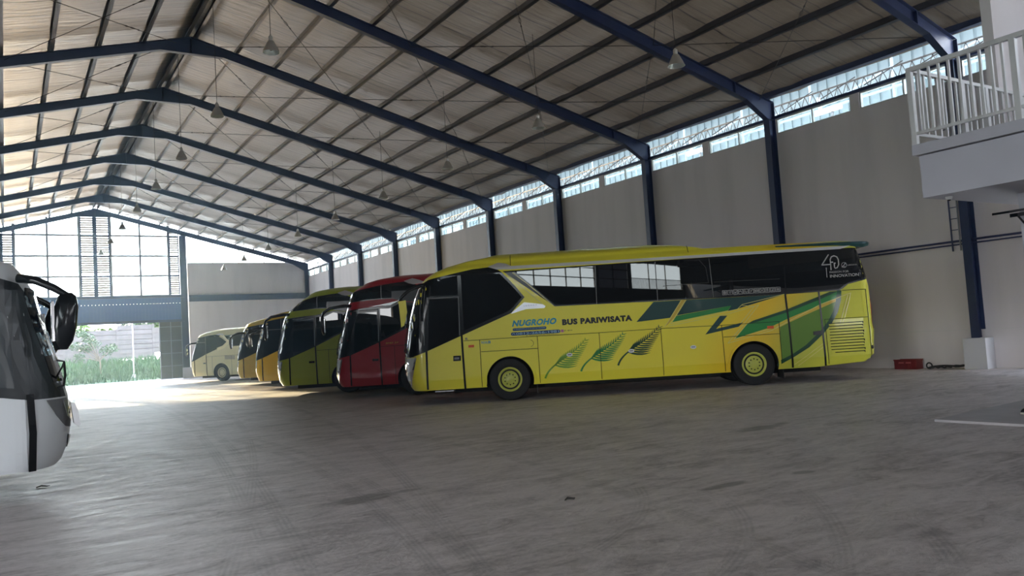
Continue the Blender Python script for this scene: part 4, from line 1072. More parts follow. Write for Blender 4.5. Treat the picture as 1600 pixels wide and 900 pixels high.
# amenity pictograms
glyphs = [[[(0.2, 0.5), (0.8, 0.5)], [(0.5, 0.2), (0.5, 0.8)], [(0.25, 0.25), (0.75, 0.25), (0.75, 0.75), (0.25, 0.75), (0.25, 0.25)]], [[(0.25, 0.75), (0.7, 0.75), (0.7, 0.5), (0.35, 0.45), (0.6, 0.2)]], [[(0.2, 0.7), (0.5, 0.3), (0.8, 0.7)], [(0.2, 0.3), (0.8, 0.3)]], [[(0.2, 0.5), (0.4, 0.75), (0.8, 0.3)]],
          [[(0.3, 0.8), (0.3, 0.3), (0.7, 0.25), (0.7, 0.6)]], [[(0.3, 0.2), (0.5, 0.5), (0.75, 0.8)], [(0.3, 0.7), (0.5, 0.5)]], [[(0.2, 0.3), (0.8, 0.3), (0.8, 0.7), (0.2, 0.7), (0.2, 0.3)], [(0.3, 0.5), (0.7, 0.5)]], [[(0.2, 0.2), (0.8, 0.8)], [(0.2, 0.8), (0.8, 0.2)]], [[(0.3, 0.2), (0.3, 0.7), (0.6, 0.8), (0.6, 0.2)]], [[(0.2, 0.25), (0.8, 0.25)], [(0.2, 0.75), (0.8, 0.75)], [(0.3, 0.25), (0.7, 0.75)]], [[(0.3, 0.2), (0.3, 0.75)], [(0.5, 0.2), (0.5, 0.75)], [(0.7, 0.2), (0.7, 0.75)]]]
for i, gl in enumerate(glyphs):
    x = 5.465+0.1325*i; z = 2.285; q = 0.108
    lines = [[(x, z), (x+q, z), (x+q, z+q), (x, z+q), (x, z)]]+[[(x+a*q, z+b*q) for a, b in l] for l in gl]
    B.strip('amenity_symbol', lines, 0.011, TXTG, 0.0115)
# engine grille
sl = MB()
for i in range(11):
    z = 1.42-0.072*i; x0 = 8.02+0.012*(i % 2)+(0.10 if i == 10 else 0); x1 = 8.87-0.012*(i % 3)
    conform(sl, [(x0, z), (x1, z+0.002), (x1, z-0.045), (x1-0.02, z-0.045), (x1-0.025, z-0.018), (x0, z-0.018)], lambda a, b, o: sh.side(a, b, o), 0.010, 0.006)
sl.build('grille_slots', DARK, B.t)
sl = MB()
for i in range(11):
    z = 1.398-0.072*i
    conform(sl, [(8.02, z), (8.84, z), (8.84, z-0.046), (8.02, z-0.040)], lambda a, b, o: sh.side(a, b, o), 0.016, 0.012)
sl.build('grille_louvres', YEL, B.t)
B.side('rear_door_handle', [[(7.62, 1.15), (7.82, 1.15), (7.82, 1.25), (7.74, 1.25), (7.66, 1.24), (7.62, 1.24)]], BLACKP, 0.02, 0.015)
B.side('tail_lamp', [[(9.17, 1.97), (9.24, 1.95), (9.275, 1.6), (9.265, 1.25), (9.215, 1.22), (9.185, 1.55)]], REDL, 0.012, 0.01, sides=(-1, 1))
B.side('side_vent', [[(9.06+0.03*math.cos(a), 0.77+0.05*math.sin(a)) for a in [2*PI*i/14 for i in range(14)]]], BLACKP, 0.012, 0.01, cut=False)
# rear spoiler
sp = MB()
for_s = []
pr = [(6.9, 3.40, 3.44, 1.17), (8.2, 3.34, 3.435, 1.215), (8.7, 3.31, 3.42, 1.235), (9.05, 3.26, 3.41, 1.22), (9.18, 3.29, 3.40, 1.2), (9.24, 3.34, 3.395, 1.12)]
for x, zb, zt, wd in pr: for_s.append([sp.bm.verts.new(p) for p in ((x, -wd, zb), (x, -wd-0.01, (zb+zt)/2), (x, -wd+0.05, zt), (x, 0, zt+0.03), (x, wd-0.05, zt), (x, wd+0.01, (zb+zt)/2), (x, wd, zb), (x, 0, zb))])
for a, b in zip(for_s, for_s[1:]):
    for k in range(8): sp.bm.faces.new((a[k], a[(k+1) % 8], b[(k+1) % 8], b[k]))
sp.bm.faces.new(for_s[0]); sp.bm.faces.new(for_s[-1][::-1])
sp.build('rear_spoiler', GREEN1, B.t)['label'] = 'dark green roof spoiler'
hm = MB(); hm.box(5.95, 6.75, -0.45, 0.45, 3.46, 3.53, 0.02); hm.build('roof_hatch', BLACKP, B.t)
B.strip('roof_seam', [[(0.225, 3.355), (0.225, 3.40)]], 0.014, DARK, 0.01)
rb = MB(); pts = [sh.side(0.225, z, 0.004) for z in (3.35, 3.40, 3.45, 3.50, 3.54, 3.58, 3.62, 3.66)]
rb.tube(pts, 0.008, 6); pts = [sh.side(4.72, z, 0.004) for z in (3.42, 3.46, 3.50, 3.54, 3.58, 3.60)]; rb.tube(pts, 0.008, 6); rb.build('roof_joint', DARK, B.t)
# front: windscreen, lamps, bumper
def front_set(B, bodym, zl=1.32, zt=3.02, wide=1.02, hl=True):
    B.front('windscreen', [[(-wide, zl), (wide, zl), (wide, zt-0.05), (wide*0.93, zt), (-wide*0.93, zt), (-wide, zt-0.05)]], BLACKGL, 0.008)
    B.front('front_grille', [[(-0.45, 0.78), (0.45, 0.78), (0.5, 1.08), (-0.5, 1.08)]], BLACKP, 0.008)
    g = MB()
    for i in range(5): conform(g, [(-0.44, 0.81+0.055*i), (0.44, 0.81+0.055*i), (0.44, 0.825+0.055*i), (-0.44, 0.825+0.055*i)], B.sh.frontp, 0.018, 0.012, [-0.2, 0, 0.2])
    g.build('grille_bars', CHROME, B.t)
    B.front('wiper_panel', [[(-0.98, 1.12), (0.98, 1.12), (1.0, 1.30), (-1.0, 1.30)]], BLACKP, 0.006)
    for sd in (-1, 1):
        wp = MB()
        pts = [B.sh.frontp(sd*(0.15+0.75*u), 1.26+0.30*u, 0.03) for u in (0, 0.3, 0.6, 1.0)]; wp.tube(pts, 0.012, 6)
        pts = [B.sh.frontp(sd*(0.55+0.38*u), 1.35+0.75*u, 0.035) for u in (0, 0.3, 0.6, 1.0)]; wp.tube(pts, 0.009, 6)
        wp.build('wiper', DARK, B.t)
    for sg in (1, -1): B.front('fog_lamp', [[(sg*0.62, 0.55), (sg*0.86, 0.55), (sg*0.86, 0.66), (sg*0.62, 0.66)]], LAMPG, 0.008)
    B.front('number_plate', [[(-0.24, 0.52), (0.24, 0.52), (0.24, 0.66), (-0.24, 0.66)]], BLACKP, 0.012)
    if hl:
        B.side('headlamp', [[(-2.60, 1.20), (-2.30, 1.20), (-2.32, 1.0), (-2.40, 0.86), (-2.62, 0.84)]], LAMPG, 0.012, 0.015, sides=(-1, 1))
        B.side('headlamp_surround', [[(-2.28, 1.215), (-2.26, 1.225), (-2.62, 1.235), (-2.62, 1.205)], [(-2.27, 1.20), (-2.36, 0.84), (-2.45, 0.50), (-2.50, 0.46), (-2.42, 0.82), (-2.31, 1.20)], [(-2.62, 0.84), (-2.40, 0.86), (-2.46, 0.62), (-2.62, 0.60)]], CHROME, 0.014, 0.015, sides=(-1, 1))
front_set(B, YEL)
B.strip('windscreen_edge', [[(-2.16, 2.92), (-2.30, 2.55), (-2.44, 2.0), (-2.52, 1.45)]], 0.03, CHROME, 0.012, sides=(-1, 1))
B.strip('pillar_line', [[(-2.02, 2.9), (-2.12, 2.4), (-2.16, 1.6)], [(-1.95, 3.0), (-2.02, 2.5), (-2.06, 1.5)]], 0.012, MULL, 0.009)
mirror(B, -1, [(-1.93, 1.12, 3.03), (-2.1, 1.24, 3.0), (-2.38, 1.34, 2.88), (-2.56, 1.38, 2.72), (-2.62, 1.38, 2.58)], (-2.56, 1.36, 2.68), (0.15, 0.20, 0.72), BLACKP, YEL)
mirror(B, 1, [(-1.93, 1.12, 3.03), (-2.1, 1.24, 3.0), (-2.38, 1.34, 2.88), (-2.56, 1.38, 2.72), (-2.62, 1.38, 2.58)], (-2.56, 1.36, 2.68), (0.15, 0.20, 0.72), BLACKP, None)
# mud flaps
MF1, MF2 = mat('mud_flap', (0.06, 0.06, 0.06), 0.7), mat('mud_flap_rear', (0.02, 0.02, 0.02), 0.7)
for sd in (-1, 1):
    MB().box(0.70, 0.72, sd*1.2, sd*0.85, 0.14, 0.46).build('mud_flap', MF1, B.t); MB().box(6.82, 6.84, sd*1.2, sd*0.7, 0.14, 0.46).build('mud_flap', MF2, B.t)

# ============ the other coaches
def coach(name, label, loc, rot, bodyc, style, rimc, dz=0.0, front=None, rear=9.25, axle2=WB, mirror_long=False, glassm=BLACKGL, rim_front=None):
    """style: 'arrow' (pointed cab glass), 'shd' (two-tier glass with painted strip)"""
    top = 3.74-dz
    lv = [z for z in LV if z <= top+1e-6]
    if front is None:
        front = [(0.36, -2.48), (0.45, -2.55), (0.7, -2.62), (1.0, -2.62), (1.35, -2.58), (1.64, -2.52), (2.13, -2.38), (2.8, -2.2), (2.92, -2.15), (3.24, -2.03), (3.40, -1.80), (3.53, -1.60), (3.63, -1.25), (3.69, -0.9), (3.76, -0.4)]
    rear_t = [(0.36, rear-1.2), (0.37, rear-0.35), (0.6, rear), (2.0, rear+0.03), (3.0-dz, rear-0.08), (3.46-dz, rear-0.3), (3.475-dz, 5.2 if axle2 > 5 else 3.8), (3.75-dz, 4.0 if axle2 > 5 else 3.0)]
    Wd = dropped(W_STD, dz)
    sh = Shape(front, rear_t, Wd, lv)
    B = Bus(name, label, loc, rot, sh)
    pm = paint('paint_'+label.split()[0]+'_'+str(int(loc[1])), bodyc)
    rim = paint('rim_'+str(int(loc[1])), rimc, rough=0.35)
    body = sh.body().build('body', pm, B.t); cut_arches(body, (0.0, axle2)); auto_smooth(body, 30)
    for x in (0.0, axle2):
        for sd in (-1, 1): wheel(B, x, sd, rim)
    MB().box(-1.9, rear-1.2, -0.75, 0.75, 0.22, 0.40).box(0.9, axle2-0.9, -1.12, 1.12, 0.28, 0.37).build('chassis', DARK, B.t)
    b0 = sh.f
    if style == 'arrow':
        q = dz
        def Z(z): return z if z < 2.0 else 2.0+(z-2.0)*(1.36-q)/1.36
        cab = [(b0(1.2)+0.10, 1.20), (-2.03, 1.33), (-1.12, 1.68), (0.17, 2.10), (0.53, Z(2.55)), (0.30, Z(2.86)), (0.0, Z(3.21)), (-0.34, Z(3.34)), (-0.74, Z(3.32)), (-1.2, Z(3.24)), (b0(Z(3.10))+0.12, Z(3.10)), (b0(Z(2.7))+0.10, Z(2.7)), (b0(2.16)+0.10, 2.16), (b0(1.5)+0.10, 1.5)]
        B.side('cab_glazing', [cab], BLACKP, 0.004, sides=(-1, 1))
        B.side('cab_side_window', [[(-1.04, 1.80), (0.12, 2.20), (0.44, Z(2.55)), (0.20, Z(2.84)), (-0.08, Z(3.12)), (-0.36, Z(3.24)), (-1.04, Z(3.18))]], glassm, 0.008, sides=(-1, 1))
        B.side('trim_fin', [[(-0.34, Z(3.34)), (-0.09, Z(3.44)), (0.24, Z(3.36)), (0.24, Z(3.26)), (-0.12, Z(3.27))]], SILVER, 0.02, 0.02, sides=(-1, 1))
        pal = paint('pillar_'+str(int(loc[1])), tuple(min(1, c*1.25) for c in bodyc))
        B.strip('pillar_stripe', [[(-0.4, Z(3.32)), (0.06, Z(3.22)), (0.60, Z(2.62)), (0.56, Z(2.50)), (0.22, 2.06), (-0.2, 1.95)]], 0.06+0.12*max(0, dz-0.4)/0.12, pal, 0.012) if name != 'x' else None  # pillar band in a lighter tone of the body colour
        zt = Z(3.23); zb = 2.20-0.25*q
        B.side('window_band', [[(0.30, zt), (0.62, Z(2.9)), (0.95, zb), (rear-0.9, zb), (rear-0.6, zb+0.15), (rear-0.02, zb+0.28), (rear-0.2, zt)]], BLACKP, 0.004, sides=(-1, 1))
        xs = [0.95+i*(rear-1.9)/5 for i in range(6)]
        for i in range(5):
            a, b = xs[i]+0.015, xs[i+1]-0.015
            p = [(a, zb+0.04), (b, zb+0.04), (b, zt-0.03), (a, zt-0.03)]
            if i == 0: p = [(1.0, zb+0.04), (b, zb+0.04), (b, zt-0.03), (0.36, zt-0.03), (0.66, Z(2.88))]
            B.side('side_window', [p], glassm, 0.008, sides=(-1, 1))
        B.side('door_window', [[(-1.96, 1.40), (-1.15, 1.72), (-1.14, Z(2.62)), (-1.87, Z(2.64))]], glassm, 0.009, 0.012)
        B.strip('door_frame', [[(-1.88, Z(2.67)), (-1.12, Z(2.66))], [(-1.12, Z(3.2)), (-1.12, 1.7)]], 0.02, MULL, 0.012)
    else:
        low = [(b0(1.3)+0.10, 1.22), (-2.0, 1.32), (-1.12, 1.66), (-0.21, 2.06), (0.35, 2.34), (0.62, 2.60), (0.1, 2.80), (-0.43, 2.88), (-0.74, 2.74), (-1.05, 2.76), (-1.4, 2.75), (b0(2.68)+0.10, 2.68), (b0(2.13)+0.10, 2.13), (b0(1.64)+0.1, 1.64)]
        B.side('cab_glazing', [low], BLACKP, 0.004, sides=(-1, 1))
        upg = [(b0(2.94)+0.08, 2.93), (-1.0, 2.98), (-0.64, 2.97), (-0.43, 2.91), (0.2, 2.80), (0.7, 2.60), (1.2, 2.30), (3.5, 2.26), (rear-0.9, 2.22), (rear-0.65, 2.36), (rear-0.03, 2.48), (rear-0.2, 3.24), (3.5, 3.25), (0.25, 3.30), (-0.05, 3.42), (-0.30, 3.49), (-0.54, 3.47), (-1.02, 3.41), (-1.4, 3.32), (b0(3.25)+0.10, 3.25)]
        B.side('upper_glazing', [upg], BLACKP, 0.004, sides=(-1, 1))
        B.side('upper_side_window', [[(b0(2.98)+0.14, 2.97), (-1.0, 3.01), (-0.66, 3.0), (-0.66, 3.41), (-1.02, 3.37), (b0(3.2)+0.2, 3.24)]], glassm, 0.008, sides=(-1, 1))
        B.strip('window_post', [[(-0.98, 2.99), (-0.98, 3.40)]], 0.03, MULL, 0.010)
        xs = [1.25+i*(rear-2.2)/5 for i in range(6)]
        for i in range(5): B.side('side_window', [[(xs[i]+0.015, 2.33), (xs[i+1]-0.015, 2.30), (xs[i+1]-0.015, 3.20), (xs[i]+0.015, 3.20)]], glassm, 0.008, sides=(-1, 1))
        B.side('door_window', [[(-1.90, 1.40), (-1.15, 1.72), (-1.14, 2.60), (-1.82, 2.58)]], glassm, 0.009, 0.012)
        B.side('cab_side_window', [[(-1.04, 1.76), (-0.25, 2.10), (0.3, 2.38), (0.5, 2.58), (-0.43, 2.82), (-0.75, 2.68), (-1.04, 2.69)]], glassm, 0.008, sides=(-1, 1))
        B.strip('door_frame', [[(-1.85, 2.66), (-1.12, 2.67)], [(-1.10, 2.7), (-1.13, 1.7)]], 0.022, MULL, 0.012)
        B.side('trim_fin', [[(-0.28, 3.50), (-0.02, 3.56), (0.2, 3.50), (0.40, 3.40), (0.02, 3.38), (-0.14, 3.42)]], SILVER, 0.03, 0.03, sides=(-1, 1), label='silver fin over the upper glass')
        if bodyc[0] > bodyc[1]: B.side('lower_trim_fin', [[(-1.38, 2.76), (-0.75, 2.85), (-0.43, 2.91), (-0.72, 2.77), (-1.0, 2.785)]], SILVER, 0.02, 0.02, label='silver fin under the painted strip')
        B.side('eaves_trim', [[(0.30, 3.30), (rear-0.9, 3.26), (rear-0.7, 3.32), (0.36, 3.38)]], SILVER, 0.014, 0.02, sides=(-1, 1))
    # doors, gaps and small parts common to all
    B.side('passenger_door', [[(-1.99, 0.40), (-1.12, 0.38), (-1.14, 1.64), (-1.97, 1.32)]], pm, 0.008, 0.012)
    B.strip('door_gap', [[(-1.09, 0.37), (-1.105, 1.66)], [(-2.03, 0.40), (-2.02, 1.36)]], 0.045, BLACKP, 0.011)
    B.strip('panel_gap', [[(-1.06, 1.53), (axle2+0.7, 1.53)], [(-0.66, 1.53), (-0.66, 0.38)], [(0.79, 1.53), (0.79, 0.39)], [(0.79+(axle2-1.5)/3, 1.53), (0.79+(axle2-1.5)/3, 0.39)], [(0.79+(axle2-1.5)*2/3, 1.53), (0.79+(axle2-1.5)*2/3, 0.39)], [(axle2-0.72, 1.53), (axle2-0.72, 0.39)]], 0.012, DARK, 0.008, sides=(-1, 1))
    B.side('door_handle', [[(-1.35, 1.10), (-1.16, 1.10), (-1.16, 1.17), (-1.35, 1.17)]], BLACKP, 0.016, 0.012)
    B.side('tail_lamp', [[(rear-0.06, 1.9), (rear, 1.9), (rear+0.0, 1.2), (rear-0.06, 1.2)]], REDL, 0.012, 0.01, sides=(-1, 1))
    for x0 in (0.0, axle2):
        lip = arc_pts(x0, 0.49, 0.655, PI+0.1, -0.12, 32)+arc_pts(x0, 0.49, 0.605, -0.12, PI+0.1, 32)
        B.side('wheel_arch_lip', [lip], pm, 0.02, 0.02, sides=(-1, 1), cut=False)
    ztw = 2.70 if style == 'shd' else 3.02-dz*0.8
    front_set(B, pm, 1.32, ztw)
    if style == 'shd': B.front('upper_windscreen', [[(-1.0, 2.95), (1.0, 2.95), (0.92, 3.26), (-0.92, 3.26)]], BLACKGL, 0.008)
    e = [(b0(2.8)+0.14, 2.72), (b0(2.3)+0.10, 2.3), (b0(1.9)+0.09, 1.9), (b0(1.5)+0.08, 1.45)]
    B.strip('windscreen_edge', [e], 0.035, CHROME, 0.012, sides=(-1, 1))
    for sd in (-1, 1):
        zt = 2.86 if style == 'shd' else 2.95-dz
        x0 = b0(zt)+0.25
        if mirror_long: mirror(B, sd, [(x0, 1.10, zt-0.03), (-2.15, 1.30, zt-0.02), (-2.55, 1.42, zt-0.08), (-2.74, 1.44, zt-0.2), (-2.80, 1.44, zt-0.42)], (-2.78, 1.43, zt-0.30), (0.11, 0.20, 0.58), BLACKP)
        else: mirror(B, sd, [(x0, 1.10, zt-0.02), (x0-0.3, 1.28, zt-0.04), (x0-0.55, 1.36, zt-0.14), (x0-0.66, 1.38, zt-0.3)], (x0-0.64, 1.37, zt-0.24), (0.13, 0.20, 0.55), BLACKP)
    return B
red = coach('coach_bus', 'dark red coach with two tiers of glass, parked next to the yellow one', (11.295, 23.35, 0), -0.576, (0.42, 0.014, 0.025), 'shd', (0.30, 0.02, 0.02), mirror_long=True)
red.text('side_lettering', 'SHD 27', -0.92, -0.52, 1.60, 1.645, GOLD, 0.0095, shear=0.2)
grn_front = [(0.36, -2.48), (0.45, -2.55), (0.7, -2.60), (1.0, -2.62), (1.5, -2.58), (1.7, -2.53), (2.57, -2.36), (2.75, -2.30), (2.88, -2.20), (3.10, -1.93), (3.35, -1.62), (3.55, -1.36), (3.63, -1.20), (3.69, -0.85), (3.76, -0.4)]
grn = coach('coach_bus', 'olive green coach with steeply raked upper windscreen, left of the red one', (10.74, 27.79, 0), -0.545, (0.40, 0.47, 0.025), 'shd', (0.25, 0.3, 0.03), front=grn_front, mirror_long=True)
y3f = [(0.36, -2.44), (0.45, -2.50), (0.7, -2.55), (1.0, -2.56), (1.4, -2.54), (1.95, -2.42), (2.4, -2.28), (2.66, -2.20), (2.98, -2.02), (3.08, -1.90), (3.14, -1.75), (3.20, -1.48), (3.27, -1.05), (3.35, -0.7), (3.42, -0.4)]
cg = coach('coach_bus', 'golden yellow coach with black cab glass, left of the olive green one', (11.52, 33.94, 0), -0.70, (0.66, 0.47, 0.03), 'arrow', (0.45, 0.35, 0.05), dz=0.32, front=y3f)
cg2 = coach('coach_bus', 'golden coach mostly hidden between two other golden ones', (12.5, 37.35, 0), -0.69, (0.64, 0.45, 0.04), 'arrow', (0.45, 0.35, 0.05), dz=0.36, front=y3f)
cg3 = coach('coach_bus', 'mustard coach standing beside the cream one at the back', (12.35, 40.6, 0), -0.615, (0.58, 0.46, 0.09), 'arrow', (0.45, 0.35, 0.05), dz=0.32, front=y3f)
crf = [(0.36, -2.42), (0.45, -2.50), (0.9, -2.58), (1.3, -2.58), (1.6, -2.52), (2.18, -2.26), (2.78, -1.98), (2.90, -1.90), (2.98, -1.70), (3.05, -1.35), (3.12, -0.9), (3.2, -0.5)]
cr = coach('coach_bus', 'cream coach with a hooked roof pillar, last one by the end wall', (12.05, 51.3, 0), -0.93, (0.66, 0.61, 0.36), 'arrow', (0.60, 0.56, 0.38), dz=0.52, front=crf, rear=8.4, axle2=5.6)
cr.strip('side_vent', [[(0.31, 1.50), (1.05, 1.47)], [(0.31, 1.42), (1.05, 1.39)], [(0.31, 1.34), (1.05, 1.31)]], 0.04, MULL, 0.012)

# ============ the white coach at the left
WHT = paint('coach_white', (0.66, 0.68, 0.70))
wf = [(0.36, -2.38), (0.45, -2.46), (0.66, -2.52), (0.9, -2.54), (1.16, -2.52), (1.35, -2.48), (1.66, -2.40), (2.22, -2.24), (2.5, -2.18), (2.62, -2.14), (2.72, -2.07), (2.80, -2.02), (2.89, -1.93), (2.94, -1.78), (3.0, -1.5), (3.08, -1.1), (3.2, -0.5)]
wr = [(0.36, 6.3), (0.6, 7.2), (2.0, 7.25), (2.8, 7.1), (2.95, 6.9), (3.2, 3.0)]
SMG0 = mat('dark_satin_frame', (0.012, 0.016, 0.02), 0.3)
wsh = Shape(wf, wr, [(0.36, 1.22), (0.6, 1.25), (2.75, 1.25), (2.88, 1.23), (2.96, 1.16), (3.05, 1.0), (3.12, 0.8), (3.2, 0.5)], [z for z in LV if z <= 3.15]+[3.2], L=0.7)
B = Bus('coach_bus', 'white coach with black glass and a hanging mirror, alone at the left edge', (-1.83, 12.24, 0), PI, wsh)
body = wsh.body().build('body', WHT, B.t); cut_arches(body, (0.0, 4.8)); auto_smooth(body, 30)
for x in (0.0, 4.8):
    for sd in (-1, 1): wheel(B, x, sd, SILVER)
MB().box(-1.2, 6.4, -0.75, 0.75, 0.26, 0.40).build('chassis', DARK, B.t)
B.side('cab_glazing', [[(-2.46, 1.19), (-2.06, 1.19), (-1.8, 1.24), (-0.8, 1.36), (7.1, 1.60), (7.1, 2.70), (3.0, 2.74), (-1.0, 2.72), (-1.62, 2.68), (-1.98, 2.58), (-2.12, 2.36), (-2.32, 1.66)]], SMG0, 0.004, sides=(-1, 1))
SMG = mat('dark_satin_glass', (0.02, 0.028, 0.035), 0.22)
B.side('door_window', [[(-1.92, 1.34), (-1.06, 1.42), (-1.06, 2.40), (-1.70, 2.38), (-1.86, 2.16)]], SMG, 0.008, sides=(-1, 1))
for a, b in ((-0.98, 0.7), (0.74, 2.3), (2.34, 3.9), (3.94, 5.5), (5.54, 7.0)): B.side('side_window', [[(a, 1.66), (b, 1.68), (b, 2.62), (a, 2.62)]], SMG, 0.008, sides=(-1, 1))
B.strip('door_gap', [[(-2.075, 0.37), (-2.09, 0.8), (-2.07, 1.24)], [(-1.06, 0.37), (-1.05, 1.34)]], 0.075, BLACKP, 0.010, sides=(-1, 1))
B.side('cab_door', [[(-2.03, 0.40), (-1.11, 0.385), (-1.10, 1.31), (-2.02, 1.20)]], WHT, 0.008, sides=(1,))
B.side('headlamp', [[(-2.46, 1.17), (-2.24, 1.17), (-2.34, 0.98), (-2.44, 0.83), (-2.50, 0.80), (-2.52, 1.0)]], MULL, 0.010, 0.012, sides=(-1, 1), label='long dark headlamp')
B.side('headlamp_lens', [[(-2.51, 1.12), (-2.42, 1.14), (-2.46, 0.95), (-2.53, 0.85)]], LAMPG, 0.016, 0.012, sides=(-1, 1))
B.side('fog_lamp', [[(-2.50, 0.70), (-2.47, 0.72), (-2.46, 0.60), (-2.49, 0.58)]], BLACKP, 0.014, 0.012, sides=(-1, 1))
B.front('windscreen', [[(-1.0, 1.38), (1.0, 1.38), (1.0, 2.45), (0.92, 2.54), (-0.92, 2.54), (-1.0, 2.45)]], BLACKGL, 0.008)
B.strip('windscreen_edge', [[(-2.20, 2.22), (-2.28, 1.94), (-2.36, 1.66)]], 0.06, LAMPG, 0.012, sides=(-1, 1))
B.front('front_grille', [[(-0.6, 0.8), (0.6, 0.8), (0.7, 1.1), (-0.7, 1.1)]], BLACKP, 0.008)
B.front('number_plate', [[(-0.24, 0.52), (0.24, 0.52), (0.24, 0.66), (-0.24, 0.66)]], BLACKP, 0.012)
ft = MB(); ft.prism([(-2.55, 1.10), (-2.50, 1.12), (-2.53, 0.86), (-2.575, 0.81), (-2.60, 0.84), (-2.58, 1.0)], 'y', 0.80, 1.0); ft.build('bumper_flap', SILVER, B.t)
wp = MB(); wp.tube([(-2.33, 0.9, 1.38), (-2.42, 0.95, 1.55), (-2.44, 1.0, 1.62), (-2.36, 1.0, 1.64)], 0.012, 6).tube([(-2.36, 1.0, 1.30), (-2.43, 1.0, 1.33), (-2.45, 1.0, 1.45), (-2.44, 1.0, 1.62)], 0.014, 6); wp.build('wiper', DARK, B.t)
for sd in (-1, 1): mirror(B, sd, [(-1.98, 1.12, 2.64), (-2.16, 1.22, 2.60), (-2.34, 1.30, 2.50), (-2.48, 1.32, 2.40), (-2.53, 1.32, 2.28)], (-2.48, 1.30, 2.44), (0.26, 0.22, 0.68), BLACKP)

# ------------------------------------------------------------------ thin haze in the hall air, added partly to stand in for lens glare
def haze():
    m = bpy.data.materials.new('air_haze'); m.use_nodes = True; N = m.node_tree.nodes; L = m.node_tree.links; N.clear()
    o = N.new('ShaderNodeOutputMaterial'); v = N.new('ShaderNodeVolumeScatter'); v.inputs['Density'].default_value = HAZE; v.inputs['Anisotropy'].default_value = 0.75; v.inputs['Color'].default_value = (0.55, 0.78, 1.0, 1)
    L.new(v.outputs[0], o.inputs['Volume'])
    ob = MB().box(XL+0.02, XW-0.05, -4, FAR-0.3, 0.02, 13.2).build('haze', m); tag(ob, 'thin pale haze in the hall air, added partly for lens glare', 'haze', kind='stuff')
if HAZE > 0: haze()

# ------------------------------------------------------------------ outside beyond the far door
def grass():
    me = MB(); rng = random.Random(3)
    for i in range(5200):
        x = rng.uniform(-3, 14.5); y = 69.0+rng.random()**0.8*10.5
        zg = max(0, (y-69.5)*0.15); h = rng.uniform(0.25, 0.75)
        a = rng.uniform(0, PI); dx, dy = math.cos(a)*0.05, math.sin(a)*0.05; lx, ly = rng.uniform(-0.2, 0.2), rng.uniform(-0.2, 0.2)
        v = [me.bm.verts.new(p) for p in ((x-dx, y-dy, zg-0.05), (x+dx, y+dy, zg-0.05), (x+dx*0.7+lx*0.5, y+dy*0.7+ly*0.5, zg+h*0.6), (x-dx*0.7+lx*0.5, y-dy*0.7+ly*0.5, zg+h*0.6), (x+lx*1.3, y+ly*1.3, zg+h))]
        me.bm.faces.new(v[:4]); me.bm.faces.new((v[3], v[2], v[4]))
    return me.build('grass', mat('grass_blades', (0.032, 0.085, 0.015), 0.7, noise=0.5, nscale=0.9))
tag(grass(), 'tall green grass growing on the bank beyond the door', 'grass', kind='stuff')
struct(MB().prism([(FAR+3.2, -0.3), (FAR+3.2, -0.02), (69.5, 0.0), (80, 1.5), (95, 1.6), (95, -0.3)], 'x', -30, 50).build('floor_bank', mat('soil_green', (0.05, 0.09, 0.03), 0.9, noise=0.5, nscale=1.5)))
PRE = mat('precast_concrete', (0.12, 0.105, 0.105), 0.85, noise=0.35, nscale=1.1)
def precast(x0, x1, zb, zt, lab):
    t = thing('boundary_wall', lab, 'wall', (x0, 80.0, zb))
    m = MB(); n = int(round((zt-zb)/0.42))
    for i in range(n): m.box(0.0, x1-x0, 0, 0.10, i*(zt-zb)/n+0.025, (i+1)*(zt-zb)/n-0.025)
    m.box(0.0, x1-x0, 0.07, 0.09, 0, zt-zb); m.build('concrete_slabs', PRE, t)
    MB().box(x1-x0-0.1, x1-x0+0.08, -0.05, 0.1, -0.1, zt-zb+0.06).build('post', PRE, t)
precast(-4.0, 0.2, 1.25, 4.4, 'precast concrete wall section farthest left beyond the door')
precast(0.2, 4.4, 1.25, 4.4, 'precast concrete wall section behind the small tree')
precast(4.4, 8.6, 1.3, 4.42, 'precast concrete wall section just left of the white pole')
precast(8.6, 11.6, 1.75, 4.80, 'raised precast concrete wall section behind the white pole')
precast(11.6, 15.6, 2.2, 4.5, 'precast concrete wall section at the right end beyond the door')
t = thing('pole', 'thin white pole on a small cone foot standing in the grass', 'pole', (8.75, 71.0, 0.2))
MB().tube([(0, 0, 0), (0, 0, 4.9)], 0.045, 10).build('pole_shaft', WHITEP, t)
MB().lathe([(0.22, 0), (0.2, 0.08), (0.06, 0.3), (0.05, 0.32)], 16).build('foot', WHITEP, t)
def leaves(mb, c, r, n, rng, size=0.12):
    for i in range(n):
        while True:
            p = Vector((rng.uniform(-1, 1), rng.uniform(-1, 1), rng.uniform(-1, 1)))
            if p.length < 1: break
        p = Vector(c)+Vector((p.x*r[0], p.y*r[1], p.z*r[2])); a = Vector((rng.uniform(-1, 1), rng.uniform(-1, 1), rng.uniform(-0.6, 0.6))).normalized(); b = a.cross(Vector((rng.uniform(-1, 1), rng.uniform(-1, 1), rng.uniform(-1, 1)))).normalized()
        s = size*rng.uniform(0.6, 1.3)
        v = [mb.bm.verts.new(p+q) for q in (-a*s, b*s*0.45, a*s, -b*s*0.45)]; mb.bm.faces.new(v)
LEAF = mat('tree_leaf', (0.04, 0.085, 0.02), 0.55, noise=0.4, nscale=2); BARK = mat('bark', (0.16, 0.13, 0.10), 0.9); LEAF2 = mat('leaf_light', (0.10, 0.17, 0.02), 0.5, noise=0.35, nscale=1.2)
